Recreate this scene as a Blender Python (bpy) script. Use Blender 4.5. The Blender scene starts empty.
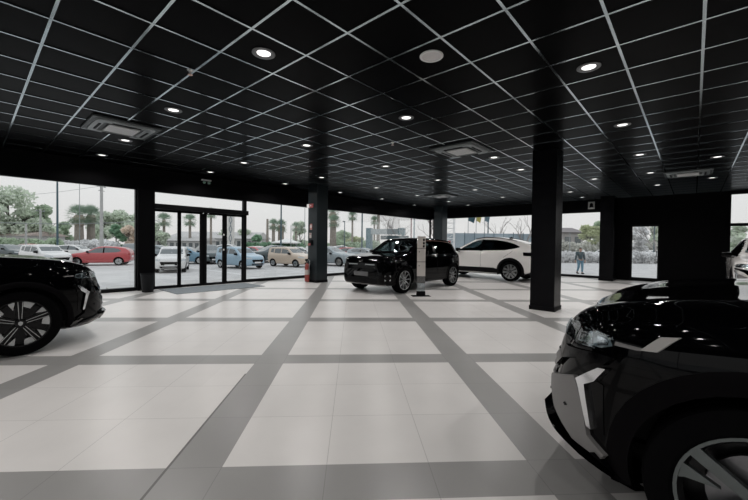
import bpy, bmesh, math, random
import numpy as np
from mathutils import Vector, Matrix
from mathutils.bvhtree import BVHTree
random.seed(7); RNG = np.random.default_rng(7)
SC = bpy.context.scene
COL = SC.collection
PI = math.pi

# ------------------------------------------------------------------ camera frame / room frame
# world axes = room axes (X along the back wall, Y along the left glass wall); the camera stands at the origin
FPX, PITCH, ROLL, CAMH = 360.488, -0.016582, 0.0119, 1.2934
PHI = math.radians(41.6)
CEIL = CAMH + 1.933
def room(x, y):
    "camera-aligned ground coordinates (x right, y forward) to room coordinates"
    return (x*math.cos(PHI) - y*math.sin(PHI), x*math.sin(PHI) + y*math.cos(PHI))
cp, sp, cr, sr = math.cos(PITCH), math.sin(PITCH), math.cos(ROLL), math.sin(ROLL)
FW = Vector((0, cp, sp)); UP0 = Vector((0, -sp, cp)); RI0 = Vector((1, 0, 0))
RI = RI0*cr + UP0*sr; UP = UP0*cr - RI0*sr
def survey(px, py, dist):
    "world point seen at a photo position at a given distance in front of the camera (measuring aid)"
    d = RI*((px-374)/FPX) + UP*((250-py)/FPX) + FW
    d = d*(dist/d.y)
    x, y = room(d.x, d.y)
    return Vector((x, y, CAMH + d.z))
def heading(x, y):
    a, b = room(x, y)
    return math.atan2(b, a)

# ------------------------------------------------------------------ materials
MATS = {}
def lin(c):
    return tuple(((v/255)/12.92 if v/255 <= .04045 else ((v/255+.055)/1.055)**2.4) for v in c)
def mat(name, color, rough=.5, metal=0., spec=.5, coat=0., emit=None, estr=0., alpha=None, trans=0., bump=None, var=None):
    if name in MATS: return MATS[name]
    m = bpy.data.materials.new(name); m.use_nodes = True
    nt = m.node_tree; b = nt.nodes['Principled BSDF']
    b.inputs['Base Color'].default_value = (*color, 1)
    b.inputs['Roughness'].default_value = rough
    b.inputs['Metallic'].default_value = metal
    b.inputs['Specular IOR Level'].default_value = spec
    b.inputs['Coat Weight'].default_value = coat
    b.inputs['Coat Roughness'].default_value = .03
    b.inputs['Transmission Weight'].default_value = trans
    if emit:
        b.inputs['Emission Color'].default_value = (*emit, 1); b.inputs['Emission Strength'].default_value = estr
    if var or bump:
        tc = nt.nodes.new('ShaderNodeTexCoord')
        n = nt.nodes.new('ShaderNodeTexNoise'); n.inputs['Scale'].default_value = (var or bump)[0]
        n.inputs['Detail'].default_value = 6
        nt.links.new(tc.outputs['Object'], n.inputs['Vector'])
        if var:
            r = nt.nodes.new('ShaderNodeValToRGB')
            k = var[1]
            r.color_ramp.elements[0].position = .3; r.color_ramp.elements[1].position = .7
            r.color_ramp.elements[0].color = (*[c*(1-k) for c in color], 1)
            r.color_ramp.elements[1].color = (*[min(1, c*(1+k)) for c in color], 1)
            nt.links.new(n.outputs['Fac'], r.inputs['Fac']); nt.links.new(r.outputs['Color'], b.inputs['Base Color'])
        if bump:
            bp = nt.nodes.new('ShaderNodeBump'); bp.inputs['Strength'].default_value = bump[1]
            nt.links.new(n.outputs['Fac'], bp.inputs['Height']); nt.links.new(bp.outputs['Normal'], b.inputs['Normal'])
    MATS[name] = m
    return m
def glass_mat(name, tint, refl=.08, rough=0.):
    m = bpy.data.materials.new(name); m.use_nodes = True
    nt = m.node_tree; nt.nodes.clear()
    o = nt.nodes.new('ShaderNodeOutputMaterial'); mx = nt.nodes.new('ShaderNodeMixShader')
    t = nt.nodes.new('ShaderNodeBsdfTransparent'); t.inputs['Color'].default_value = (*tint, 1)
    g = nt.nodes.new('ShaderNodeBsdfGlossy'); g.inputs['Roughness'].default_value = rough
    lw = nt.nodes.new('ShaderNodeLayerWeight'); lw.inputs['Blend'].default_value = .25
    mr = nt.nodes.new('ShaderNodeMapRange'); mr.inputs['To Min'].default_value = refl*.5; mr.inputs['To Max'].default_value = min(1, refl*6)
    nt.links.new(lw.outputs['Fresnel'], mr.inputs['Value'])
    nt.links.new(mr.outputs['Result'], mx.inputs['Fac'])
    nt.links.new(t.outputs[0], mx.inputs[1]); nt.links.new(g.outputs[0], mx.inputs[2]); nt.links.new(mx.outputs[0], o.inputs[0])
    MATS[name] = m
    return m
M_black = mat('black_paint_wall', (.0022, .0021, .0028), .6, spec=.06)
M_frame = mat('black_frame', (.003, .0032, .004), .45, spec=.15)
M_pillar = mat('dark_pillar_paint', (.0022, .0022, .0032), .26, spec=.12)
M_pillar_lit = mat('window_lit_pillar_paint', (.015, .021, .024), .3, spec=.3)  # lighter blue-grey: window light on the two far pillars put into the colour
M_glass = glass_mat('window_glass', (.97, .985, .985), .05)
M_tile_c = mat('ceiling_tile', (.0010, .0010, .0014), .30, spec=.014, var=(9, .25))
M_tbar = mat('ceiling_bar_metal', (.47, .54, .57), .13, metal=1.)
M_white = mat('white_enamel', (.72, .72, .72), .35)
M_greyp = mat('grey_plastic', (.25, .27, .28), .4)
M_darkp = mat('dark_plastic', (.004, .004, .005), .55, spec=.1)
M_rubber = mat('rubber', (.0022, .0022, .0026), .75, spec=.04)
M_chrome = mat('chrome', (.75, .76, .78), .12, metal=1.)
M_silver = mat('silver_alloy', (.55, .57, .58), .28, metal=1.)
M_satin = mat('satin_grey_paint', (.22, .215, .215), .45, metal=.3)
M_blackcar = mat('black_car_paint', (.0009, .0009, .0012), .04, spec=.14)
M_gloss = mat('gloss_black', (.0012, .0012, .0016), .08, spec=.15)
M_whitecar = mat('white_car_paint', (.80, .785, .77), .35, coat=1.)
M_carglass = glass_mat('car_glass', (.82, .87, .87), .06)
M_sideglass = glass_mat('side_car_glass', (.45, .51, .52), .05)
M_privacy = glass_mat('privacy_glass', (.16, .18, .19), .04)
M_lampglass = glass_mat('lamp_glass', (.85, .9, .92), .22)
M_outglass = mat('haze_grey_glass', (.10, .115, .12), .12, spec=.8)  # opaque grey; reflections and haze on outdoor panes are put into the colour
M_interior = mat('cabin_black', (.008, .008, .009), .8)
M_seat = mat('seat_cloth', (.03, .032, .035), .8)
M_lens = mat('lamp_lens', (.8, .8, .8), .4, emit=(1, .98, .95), estr=1.6)
M_disc = mat('brake_disc', (.20, .20, .21), .35, metal=1.)
M_dark_alloy = mat('dark_alloy', (.01, .01, .011), .3, metal=.6)
M_red = mat('extinguisher_red', (.30, .06, .05), .35)
M_redsign = mat('red_sign', (.30, .07, .07), .5)
M_concrete = mat('pole_concrete', (.42, .42, .41), .8, var=(3, .12))
M_teal = mat('teal_metal', (.055, .10, .12), .5)
M_bark = mat('palm_bark', (.27, .24, .21), .9, var=(6, .25))
M_bark2 = mat('tree_bark', (.14, .13, .12), .9)
M_wall_o = mat('white_render', (.50, .50, .49), .8)

# ------------------------------------------------------------------ mesh helpers
def tag(o, label=None, cat=None, group=None, kind=None):
    if label: o['label'] = label
    if cat: o['category'] = cat
    if group: o['group'] = group
    if kind: o['kind'] = kind
    return o
def empty(name, loc=(0, 0, 0), rz=0., label=None, cat=None, group=None, kind=None):
    o = bpy.data.objects.new(name, None); COL.objects.link(o)
    o.location = loc; o.rotation_euler = (0, 0, rz); o.empty_display_size = .2
    return tag(o, label, cat, group, kind)
def link(name, me, m=None, parent=None, loc=None, rot=None):
    o = bpy.data.objects.new(name, me); COL.objects.link(o)
    if m is not None:
        ms = m if isinstance(m, (list, tuple)) else [m]
        if not me.materials:
            for x in ms: me.materials.append(x)
    if parent is not None: o.parent = parent
    if loc is not None: o.location = loc
    if rot is not None: o.rotation_euler = rot
    return o
def fin(bm, name, m, parent=None, smooth=False, loc=None, rot=None, angle=None):
    bmesh.ops.recalc_face_normals(bm, faces=bm.faces)
    me = bpy.data.meshes.new(name); bm.to_mesh(me); bm.free()
    if smooth:
        for p in me.polygons: p.use_smooth = True
        if angle is not None: me.set_sharp_from_angle(angle=math.radians(angle))
    return link(name, me, m, parent, loc, rot)
def mbox(bm, c, s, rz=0., bev=0., rx=0., ry=0.):
    r = bmesh.ops.create_cube(bm, size=1.)
    vs = r['verts']
    bmesh.ops.scale(bm, vec=s, verts=vs)
    if bev > 0:
        es = list({e for v in vs for e in v.link_edges})
        r2 = bmesh.ops.bevel(bm, geom=es, offset=bev, segments=2, affect='EDGES', profile=.6)
        vs = list({v for f in r2['faces'] for v in f.verts} | {v for v in vs if v.is_valid})
    M = Matrix.Translation(c) @ Matrix.Rotation(rz, 4, 'Z') @ Matrix.Rotation(ry, 4, 'Y') @ Matrix.Rotation(rx, 4, 'X')
    bmesh.ops.transform(bm, matrix=M, verts=vs)
    return vs
def box(name, lo, hi, m, parent=None, bev=0.):
    bm = bmesh.new()
    mbox(bm, [(a+b)/2 for a, b in zip(lo, hi)], [abs(b-a) for a, b in zip(lo, hi)], bev=bev)
    return fin(bm, name, m, parent)
def mlathe(bm, prof, seg=32, M=None, closed=False):
    "prof: list of (r, z); around z"
    rings = []
    for r, z in prof:
        if r < 1e-6: rings.append([bm.verts.new((0, 0, z))])
        else: rings.append([bm.verts.new((r*math.cos(2*PI*k/seg), r*math.sin(2*PI*k/seg), z)) for k in range(seg)])
    pairs = list(zip(rings, rings[1:])) + ([(rings[-1], rings[0])] if closed else [])
    for a, b in pairs:
        for k in range(seg):
            k2 = (k+1) % seg
            if len(a) == 1 and len(b) == 1: continue
            if len(a) == 1: bm.faces.new((a[0], b[k], b[k2]))
            elif len(b) == 1: bm.faces.new((a[k], a[k2], b[0]))
            else: bm.faces.new((a[k], a[k2], b[k2], b[k]))
    vs = [v for r in rings for v in r]
    if M is not None: bmesh.ops.transform(bm, matrix=M, verts=vs)
    return vs
def mtube(bm, pts, rad, seg=8, cap=True):
    pts = [Vector(p) for p in pts]
    rad = rad if isinstance(rad, (list, tuple)) else [rad]*len(pts)
    rings = []
    up = Vector((0, 0, 1))
    vertical = abs((pts[-1]-pts[0]).normalized().z) > .8
    for i, p in enumerate(pts):
        d = (pts[min(i+1, len(pts)-1)] - pts[max(i-1, 0)]).normalized()
        ref = Vector((1, 0, 0)) if vertical else up
        u = d.cross(ref)
        if u.length < 1e-3: u = d.cross(Vector((0, 1, 0)))
        u.normalize(); v = d.cross(u).normalized()
        rings.append([bm.verts.new(p + (u*math.cos(2*PI*k/seg) + v*math.sin(2*PI*k/seg))*rad[i]) for k in range(seg)])
    for a, b in zip(rings, rings[1:]):
        for k in range(seg): bm.faces.new((a[k], a[(k+1) % seg], b[(k+1) % seg], b[k]))
    if cap:
        bm.faces.new(rings[0][::-1]); bm.faces.new(rings[-1])
    return [v for r in rings for v in r]
def mprism(bm, pts2, y0, y1, plane='xz', M=None):
    "extruded polygon; plane xz extrudes along y, yz along x, xy along z"
    def P(a, b, c):
        return {'xz': (a, c, b), 'yz': (c, a, b), 'xy': (a, b, c)}[plane]
    A = [bm.verts.new(P(a, b, y0)) for a, b in pts2]; B = [bm.verts.new(P(a, b, y1)) for a, b in pts2]
    bm.faces.new(A); bm.faces.new(B[::-1])
    n = len(A)
    for i in range(n): bm.faces.new((A[i], B[i], B[(i+1) % n], A[(i+1) % n]))
    if M is not None: bmesh.ops.transform(bm, matrix=M, verts=A+B)
    return A+B
def copy_tree(o, parent=None):
    c = o.copy(); COL.objects.link(c)
    if parent is not None: c.parent = parent
    for ch in list(o.children): copy_tree(ch, c)
    return c

# ------------------------------------------------------------------ cars
def pchip(pts):
    xs = np.array([p[0] for p in pts], float); ys = np.array([p[1] for p in pts], float)
    o = np.argsort(xs); xs, ys = xs[o], ys[o]
    h = np.diff(xs); d = np.diff(ys)/h
    m = np.zeros_like(ys); m[0], m[-1] = d[0], d[-1]
    for i in range(1, len(xs)-1):
        if d[i-1]*d[i] <= 0: m[i] = 0
        else:
            w1, w2 = 2*h[i]+h[i-1], h[i]+2*h[i-1]
            m[i] = (w1+w2)/(w1/d[i-1]+w2/d[i])
    def f(x):
        x = min(max(x, xs[0]), xs[-1]); i = min(max(int(np.searchsorted(xs, x))-1, 0), len(h)-1)
        t = (x-xs[i])/h[i]; t2, t3 = t*t, t*t*t
        return float((2*t3-3*t2+1)*ys[i]+(t3-2*t2+t)*h[i]*m[i]+(-2*t3+3*t2)*ys[i+1]+(t3-t2)*h[i]*m[i+1])
    return f
def chaikin(p, n=2):
    for _ in range(n):
        q = [p[0]]
        for a, b in zip(p, p[1:]):
            q.append((a[0]*.75+b[0]*.25, a[1]*.75+b[1]*.25)); q.append((a[0]*.25+b[0]*.75, a[1]*.25+b[1]*.75))
        q.append(p[-1]); p = q
    return p
def body_bmesh(S, n=72, sm=2):
    top, belt, bot, plan, rf = (pchip(S[k]) for k in ('top', 'belt', 'bot', 'plan', 'rf'))
    x0, x1 = S['top'][0][0], S['top'][-1][0]
    lo, hi = min(x0, x1), max(x0, x1)
    # denser stations near both ends
    ts = [(1-math.cos(PI*i/n))/2*.55 + (i/n)*.45 for i in range(n+1)]
    bm = bmesh.new(); rings = []
    for t in ts:
        x = lo+(hi-lo)*t
        zt, zb, w = top(x), bot(x), plan(x)
        zl = min(belt(x), zt-.035); u = zt-zl; r = rf(x)*w
        H = zl-zb
        P = [(0, zb), (w*.80, zb), (w*.955, zb+.035*min(1, H*3)), (w*.985, zb+.22*H), (w*1.0, zb+.50*H), (w*1.0, zb+.68*H), (w*.985, zb+.88*H), (w*.955, zl),
             (w*.93, zl+.06*u), (w*.93*.45+r*.55, zl+.5*u), (r, zl+.86*u), (r*.90, zl+.955*u), (r*.6, zt-.012*min(1, u*8)), (0, zt)]
        P = chaikin(P, sm)
        ring = [bm.verts.new((x, a, b)) for a, b in P] + [bm.verts.new((x, -a, b)) for a, b in P[-2:0:-1]]
        rings.append(ring)
    for a, b in zip(rings, rings[1:]):
        k = len(a)
        for i in range(k): bm.faces.new((a[i], a[(i+1) % k], b[(i+1) % k], b[i]))
    bm.faces.new(rings[0][::-1]); bm.faces.new(rings[-1])
    bmesh.ops.recalc_face_normals(bm, faces=bm.faces)
    return bm, (top, belt, bot, plan, rf)
def apply_bool(me, cutters, m_cut):
    "difference of a mesh with closed cutter bmeshes"
    o = bpy.data.objects.new('tmp_body', me); COL.objects.link(o)
    tmp = []
    for c in cutters:
        bmesh.ops.recalc_face_normals(c, faces=c.faces)
        cm = bpy.data.meshes.new('tmp_cut'); c.to_mesh(cm); c.free(); cm.materials.append(m_cut)
        co = bpy.data.objects.new('tmp_cut', cm); COL.objects.link(co); tmp.append(co)
        md = o.modifiers.new('b', 'BOOLEAN'); md.operation = 'DIFFERENCE'; md.object = co; md.solver = 'EXACT'; md.material_mode = 'TRANSFER'
    dg = bpy.context.evaluated_depsgraph_get(); dg.update()
    out = bpy.data.meshes.new_from_object(o.evaluated_get(dg))
    bpy.data.objects.remove(o)
    for t in tmp:
        d = t.data; bpy.data.objects.remove(t); bpy.data.meshes.remove(d)
    return out
class Car:
    def __init__(self, S, paint, cabin=True, n=72, sm=2):
        self.S = S; self.paint = paint; self.wheels = {}
        self.root = empty('car')
        bm, self.f = body_bmesh(S, n, sm)
        self.bvh = BVHTree.FromBMesh(bm)
        me = bpy.data.meshes.new('car_body'); bm.to_mesh(me); bm.free(); me.materials.append(paint)
        cut = []
        R = S['r']+S.get('gap', .05)
        for ax in S['axles']:
            for s in (1, -1):
                c = bmesh.new()
                M = Matrix.Translation((ax, s*(S['w']-.08), S['r'])) @ Matrix.Rotation(PI/2, 4, 'X')
                mlathe(c, [(0, -.22), (R, -.22), (R, .22), (0, .22)], 40, M); cut.append(c)
        if cabin:
            top, belt, bot, plan, rf = self.f
            c = bmesh.new(); rings = []
            xa, xb = S['cabin']
            for i in range(13):
                x = xa+(xb-xa)*i/12
                zt, zl, w = top(x), belt(x), plan(x); r = rf(x)*w-.07
                zt2 = max(zt-.06, zl-.15)
                P = [(w-.2, .45), (w-.12, zl-.1), (w*.9-.07, zl+.01), ((w*.92+r+.07)/2-.07, (zl+zt)/2), (r-.03, max(zt-.14, zl-.12)), (r*.6, zt2)]
                rings.append([c.verts.new((x, a, b)) for a, b in P]+[c.verts.new((x, -a, b)) for a, b in P[::-1]])
            for a, b in zip(rings, rings[1:]):
                k = len(a)
                for i in range(k): c.faces.new((a[i], a[(i+1) % k], b[(i+1) % k], b[i]))
            c.faces.new(rings[0][::-1]); c.faces.new(rings[-1]); cut.append(c)
            for poly in S['side_windows']:
                for s in (1, -1):
                    c = bmesh.new(); mprism(c, self.inset(poly, .012), s*.35, s*1.3); cut.append(c)
            if 'screen' in S:
                c = bmesh.new(); mprism(c, self.inset(S['screen'], .02), S['screen_x'][0], S['screen_x'][1], 'yz'); cut.append(c)
            if 'rear_screen' in S:
                c = bmesh.new(); mprism(c, self.inset(S['rear_screen'], .02), S['rear_x'][0], S['rear_x'][1], 'yz'); cut.append(c)
        out = apply_bool(me, cut, M_interior)
        for p in out.polygons: p.use_smooth = True
        out.set_sharp_from_angle(angle=math.radians(28))
        out.name = 'car_body'
        if not out.materials: out.materials.append(paint)
        self.body = link('body', out, None, self.root)
        self.glazing(M_carglass if cabin else M_outglass)
        if cabin: self.inside()
    def inset(self, poly, d):
        cx = sum(p[0] for p in poly)/len(poly); cy = sum(p[1] for p in poly)/len(poly)
        out = []
        for x, y in poly:
            l = math.hypot(x-cx, y-cy) or 1
            out.append((x-(x-cx)/l*d, y-(y-cy)/l*d))
        return out
    def decal(self, name, yaw, pts, m, off=.004, th=.008, step=.06, both=True, parent=None, side=False, label=None, piv=(0, 0)):
        "a panel lying on the body surface, outlined in the plane seen from the given yaw; returns the objects"
        if side: pts = [(-x, z) for x, z in pts]; yaw = 90
        a = math.radians(yaw); d = Vector((math.cos(a), math.sin(a), 0)); l = Vector((-math.sin(a), math.cos(a), 0))
        bm = bmesh.new()
        bm.faces.new([bm.verts.new((t, z, 0)) for t, z in pts])
        for ax in (0, 1):
            lo = min(p[ax] for p in pts); hi = max(p[ax] for p in pts); v = math.floor(lo/step)*step+step*.37
            while v < hi:
                if v > lo:
                    n = Vector((1, 0, 0)) if ax == 0 else Vector((0, 1, 0)); co = n*v
                    bmesh.ops.bisect_plane(bm, geom=bm.verts[:]+bm.edges[:]+bm.faces[:], plane_co=co, plane_no=n, dist=1e-5)
                v += step
        for v in bm.verts:
            o = l*v.co.x + Vector((piv[0], piv[1], v.co.y))
            h = self.bvh.ray_cast(o+d*5, -d)
            if h[0] is None: h = self.bvh.find_nearest(o+d*(self.S['w']))
            v.co = h[0]+h[1]*off if h[1].dot(d) > 0 else h[0]
        bmesh.ops.recalc_face_normals(bm, faces=bm.faces)
        s = sum((f.normal*f.calc_area() for f in bm.faces), Vector())
        if s.dot(d) < 0: bmesh.ops.reverse_faces(bm, faces=bm.faces)
        # give it depth: extrude inwards
        r = bmesh.ops.extrude_face_region(bm, geom=bm.faces[:])
        vs = [g for g in r['geom'] if isinstance(g, bmesh.types.BMVert)]
        old = [v for v in bm.verts if v not in set(vs)]
        nrm = d
        for v in old: v.co -= nrm*th
        me = bpy.data.meshes.new(name)
        bmesh.ops.recalc_face_normals(bm, faces=bm.faces)
        bm.to_mesh(me)
        for p in me.polygons: p.use_smooth = True
        me.set_sharp_from_angle(angle=math.radians(40))
        out = [link(name, me, m, parent or self.root)]
        if both:
            bmesh.ops.scale(bm, vec=(1, -1, 1), verts=bm.verts); bmesh.ops.reverse_faces(bm, faces=bm.faces)
            me2 = bpy.data.meshes.new(name); bm.to_mesh(me2)
            for p in me2.polygons: p.use_smooth = True
            me2.set_sharp_from_angle(angle=math.radians(40))
            out.append(link(name, me2, m, parent or self.root))
        bm.free()
        if label:
            for o in out: o['label'] = label
        return out
    def glazing(self, g):
        S = self.S
        for k_, poly in enumerate(S['side_windows']): self.decal('side_window', 90, poly, g if g is M_outglass else (M_sideglass if k_ == 0 else M_privacy), .002, .004, .1, side=True)
        if 'screen' in S: self.decal('windscreen', 0, S['screen'], g, .002, .004, .12, both=False)
        if 'rear_screen' in S: self.decal('rear_window', 180, S['rear_screen'], g, .002, .004, .12, both=False)
        for poly in S.get('pillars', []): self.decal('door_pillar', 90, poly, M_gloss, .003, .005, .1, side=True)
    def inside(self):
        S = self.S; xs = S['seat_x']
        for x, kind in ((xs[0], 1), (xs[1], 0)):
            ys = ((.36, .46), (-.36, .46)) if kind else ((0, 1.15),)
            for y, w in ys:
                bm = bmesh.new()
                mbox(bm, (x, y, .60), (.5, w, .16), bev=.04)
                mbox(bm, (x-.30, y, .86), (.14, w, .58), bev=.05, ry=-.25)
                mbox(bm, (x-.40, y, 1.19), (.09, min(w, .26) if kind else .8, .17), bev=.03)
                fin(bm, 'seat', M_seat, self.root, True, angle=40)
        bm = bmesh.new(); mbox(bm, (S['dash_x'], 0, S['dash_z']), (.5, 1.42, .22), bev=.05)
        fin(bm, 'dashboard', M_interior, self.root)
        bm = bmesh.new()
        t = [(S['dash_x']-.33+.05*math.sin(a), .36+.17*math.cos(a), S['dash_z']+.02+.17*math.sin(a)) for a in [2*PI*i/20 for i in range(21)]]
        mtube(bm, t, .014, 6); mbox(bm, (S['dash_x']-.30, .36, S['dash_z']+.02), (.04, .3, .04))
        fin(bm, 'steering_wheel', M_interior, self.root)
    def mirrors(self, x, z, m, y=None):
        w = self.S['w'] if y is None else y
        for s in (1, -1):
            bm = bmesh.new()
            mbox(bm, (x, s*(w+.07), z+.07), (.13, .22, .14), bev=.045)
            mbox(bm, (x+.02, s*(w-.03), z), (.07, .16, .035), bev=.012)
            o = fin(bm, 'wing_mirror', m, self.root, True, angle=50)
            bm = bmesh.new(); mbox(bm, (x-.066, s*(w+.07), z+.07), (.006, .18, .105), bev=.002)
            fin(bm, 'mirror_glass', M_chrome, o)
    def handles(self, spots, m):
        for x, z in spots:
            self.decal('door_handle', 90, [(x-.09, z-.012), (x+.09, z-.008), (x+.09, z+.014), (x-.09, z+.012)], m, .018, .02, .05, side=True)
    def seams(self, lines, m=None):
        for (xa, za), (xb, zb) in lines:
            d = Vector((xb-xa, zb-za)).normalized(); n = Vector((-d.y, d.x))*.0035
            self.decal('door_seam', 90, [(xa-n.x, za-n.y), (xb-n.x, zb-n.y), (xb+n.x, zb+n.y), (xa+n.x, za+n.y)], m or M_darkp, .0012, .003, .06, side=True)
    def cladding(self, m, wdt=.06, sill=None):
        R = self.S['r']+self.S.get('gap', .05)-.004
        for ax in self.S['axles']:
            a0, a1 = -.28, PI+.28
            n = 22
            out = [(ax+(R+wdt)*math.cos(a0+(a1-a0)*i/n), self.S['r']+(R+wdt)*math.sin(a0+(a1-a0)*i/n)) for i in range(n+1)]
            inn = [(ax+R*math.cos(a0+(a1-a0)*i/n), self.S['r']+R*math.sin(a0+(a1-a0)*i/n)) for i in range(n+1)]
            # built as quads so that the ring stays clean
            for s in (1, -1):
                bm = bmesh.new(); rows = []
                for (ox, oz), (ix, iz) in zip(out, inn):
                    row = []
                    for k in range(4):
                        x = ix+(ox-ix)*k/3; z = iz+(oz-iz)*k/3
                        h = self.bvh.ray_cast(Vector((x, s*4, max(z, self.f[2](x)+.04))), Vector((0, -s, 0)))
                        y = (abs(h[0].y) if h[0] is not None else self.S['w'])+(.012 if k < 3 else .003)
                        row.append((bm.verts.new((x, s*y, z)), bm.verts.new((x, s*(y-.06), z))))
                    rows.append(row)
                for ra, rb in zip(rows, rows[1:]):
                    for k in range(3):
                        bm.faces.new((ra[k][0], ra[k+1][0], rb[k+1][0], rb[k][0]))
                    bm.faces.new((ra[0][0], rb[0][0], rb[0][1], ra[0][1])); bm.faces.new((ra[3][0], rb[3][0], rb[3][1], ra[3][1]))
                fin(bm, 'wheel_arch_trim', m, self.root, True, angle=50)
        if sill: self.decal('sill_trim', 90, sill, m, .012, .02, .15, side=True)
    def add_wheels(self, style, m_spoke=None):
        S = self.S; r = S['r']; w = .235 if r > .33 else .205
        rr = S.get('rim', r*.72)
        T = bmesh.new()
        Mx = Matrix.Rotation(PI/2, 4, 'X')
        mlathe(T, [(rr-.012, -w*.42), (rr+.01, -w/2), (r-.035, -w/2), (r-.008, -w*.42), (r, -w*.32), (r, -.035), (r-.008, -.03), (r-.008, -.022), (r, -.018), (r, .018), (r-.008, .022), (r-.008, .03), (r, .035), (r, w*.32), (r-.008, w*.42), (r-.035, w/2), (rr+.01, w/2), (rr-.012, w*.42)], 48, Mx, closed=True)
        # outer face is -y in this template for the right side, +y after turning
        tm = bpy.data.meshes.new('tyre'); bmesh.ops.recalc_face_normals(T, faces=T.faces); T.to_mesh(tm); T.free()
        for p in tm.polygons: p.use_smooth = True
        tm.set_sharp_from_angle(angle=math.radians(35)); tm.materials.append(M_rubber)
        R = bmesh.new()
        yo = -(w*.40)
        mlathe(R, [(rr, -w*.46), (rr-.014, -w*.46), (rr-.022, -w*.36), (rr-.035, w*.3), (rr, w*.46)], 48, Mx)
        mlathe(R, [(.0, .0), (rr*.98, .0)], 40, Matrix.Translation((0, .03, 0)) @ Mx)
        rim_m = bpy.data.meshes.new('rim')
        for f in R.faces: f.material_index = 0
        def spoke(pts, y0, y1, mi):
            n0 = len(R.faces)
            vs = mprism(R, pts, y0, y1)
            for f in {f for v in vs for f in v.link_faces}: f.material_index = mi
        def rot(pts, a): return [(x*math.cos(a)-z*math.sin(a), x*math.sin(a)+z*math.cos(a)) for x, z in pts]
        k = rr-.012
        if style == 'multi':
            for i in range(10):
                a = 2*PI*i/10+.1
                spoke(rot([(.04, -.013), (.6*k, -.006), (k, -.017), (k, .002), (.6*k, .008), (.04, .013)], a), yo, yo+.03, 1)
        elif style == 'five':
            for i in range(5):
                a = 2*PI*i/5+PI/2
                spoke(rot([(.05, -.03), (k, -.045), (k, .045), (.05, .03)], a), yo+.012, yo+.045, 0)
                for s in (1, -1):
                    spoke(rot([(.05, s*.009), (k, s*.017), (k, s*.023), (.05, s*.014)], a), yo+.002, yo+.02, 1)
                a2 = a+PI/5
                spoke(rot([(k*.62, -.040), (k*.99, -.135), (k*.995, -.05)], a2), yo+.004, yo+.03, 1)
                spoke(rot([(k*.70, .030), (k*.995, .03), (k*.97, .14), (k*.66, .09)], a2), yo+.004, yo+.03, 1)
                spoke(rot([(.06, -.02), (k*.7, -.055), (k*.97, -.15), (k*.99, .15), (k*.7, .055), (.06, .02)], a2), yo+.03, yo+.045, 0)
        elif style == 'wide':
            for i in range(5):
                a = 2*PI*i/5+.02
                spoke(rot([(.05, -.02), (k, -.03), (k, .015), (.05, .018)], a), yo+.002, yo+.035, 1)
                spoke(rot([(k*.45, .045), (k*.99, .06), (k*.93, .145), (k*.80, .10)], a), yo+.006, yo+.035, 1)
        else:
            for i in range(5):
                a = 2*PI*i/5+PI/2+.15
                for s in (1, -1):
                    spoke(rot([(.04, s*.010), (k*.5, s*.020), (k*.99, s*.022), (k*.97, s*.100), (k*.45, s*.070), (.04, s*.045)], a), yo+.002, yo+.03, 1)
        vs = mlathe(R, [(.0, 0), (.045, .002), (.052, .02), (.055, .05)], 24, Matrix.Translation((0, yo-.004, 0)) @ Matrix.Rotation(-PI/2, 4, 'X'))
        for f in {f for v in vs for f in v.link_faces}: f.material_index = 0
        vs = mlathe(R, [(k-.004, 0), (k+.008, 0), (k+.010, .01), (k-.004, .01)], 48, Matrix.Translation((0, -w*.455, 0)) @ Matrix.Rotation(-PI/2, 4, 'X'), closed=True)
        for f in {f for v in vs for f in v.link_faces}: f.material_index = 0 if style == 'five' else 1
        bmesh.ops.recalc_face_normals(R, faces=R.faces); R.to_mesh(rim_m); R.free()
        for p in rim_m.polygons: p.use_smooth = True
        rim_m.set_sharp_from_angle(angle=math.radians(30))
        rim_m.materials.append(M_dark_alloy); rim_m.materials.append(m_spoke or M_silver)
        D = bmesh.new(); mlathe(D, [(0, 0), (rr*.62, 0), (rr*.62, .02), (0, .02)], 32, Mx)
        dm = bpy.data.meshes.new('brake_disc'); bmesh.ops.recalc_face_normals(D, faces=D.faces); D.to_mesh(dm); D.free(); dm.materials.append(M_disc)
        B = bmesh.new(); mprism(B, [(0, .026), (.02, .016), (.018, -.008), (0, -.026), (-.018, -.008), (-.02, .016)], -.003, .003)
        bmd = bpy.data.meshes.new('badge'); bmesh.ops.recalc_face_normals(B, faces=B.faces); B.to_mesh(bmd); B.free(); bmd.materials.append(M_silver)
        for ax in S['axles']:
            for s in (-1, 1):
                t = link('wheel', tm, None, self.root, (ax, s*(S['w']-w/2-.015), r), (0, 0, 0 if s < 0 else PI))
                link('rim', rim_m, None, t)
                link('brake_disc', dm, None, t, (0, 0.0, 0))
                link('wheel_badge', bmd, None, t, (0, yo-.006, 0))
    def underside(self):
        S = self.S
        top, belt, bot, plan, rf = self.f
        bm = bmesh.new()
        mbox(bm, (0, 0, .30), (S['top'][-1][0]-S['top'][0][0]-.5 if S['top'][-1][0] > 0 else 3.4, S['w']*1.45, .16), bev=.03)
        fin(bm, 'underbody', M_darkp, self.root)
    def place(self, x, y, rz, name, label, cat='car', group=None, z=0.):
        r = self.root; r.location = (x, y, z); r.rotation_euler = (0, 0, rz); r.name = name
        tag(r, label, cat, group); return r
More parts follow.
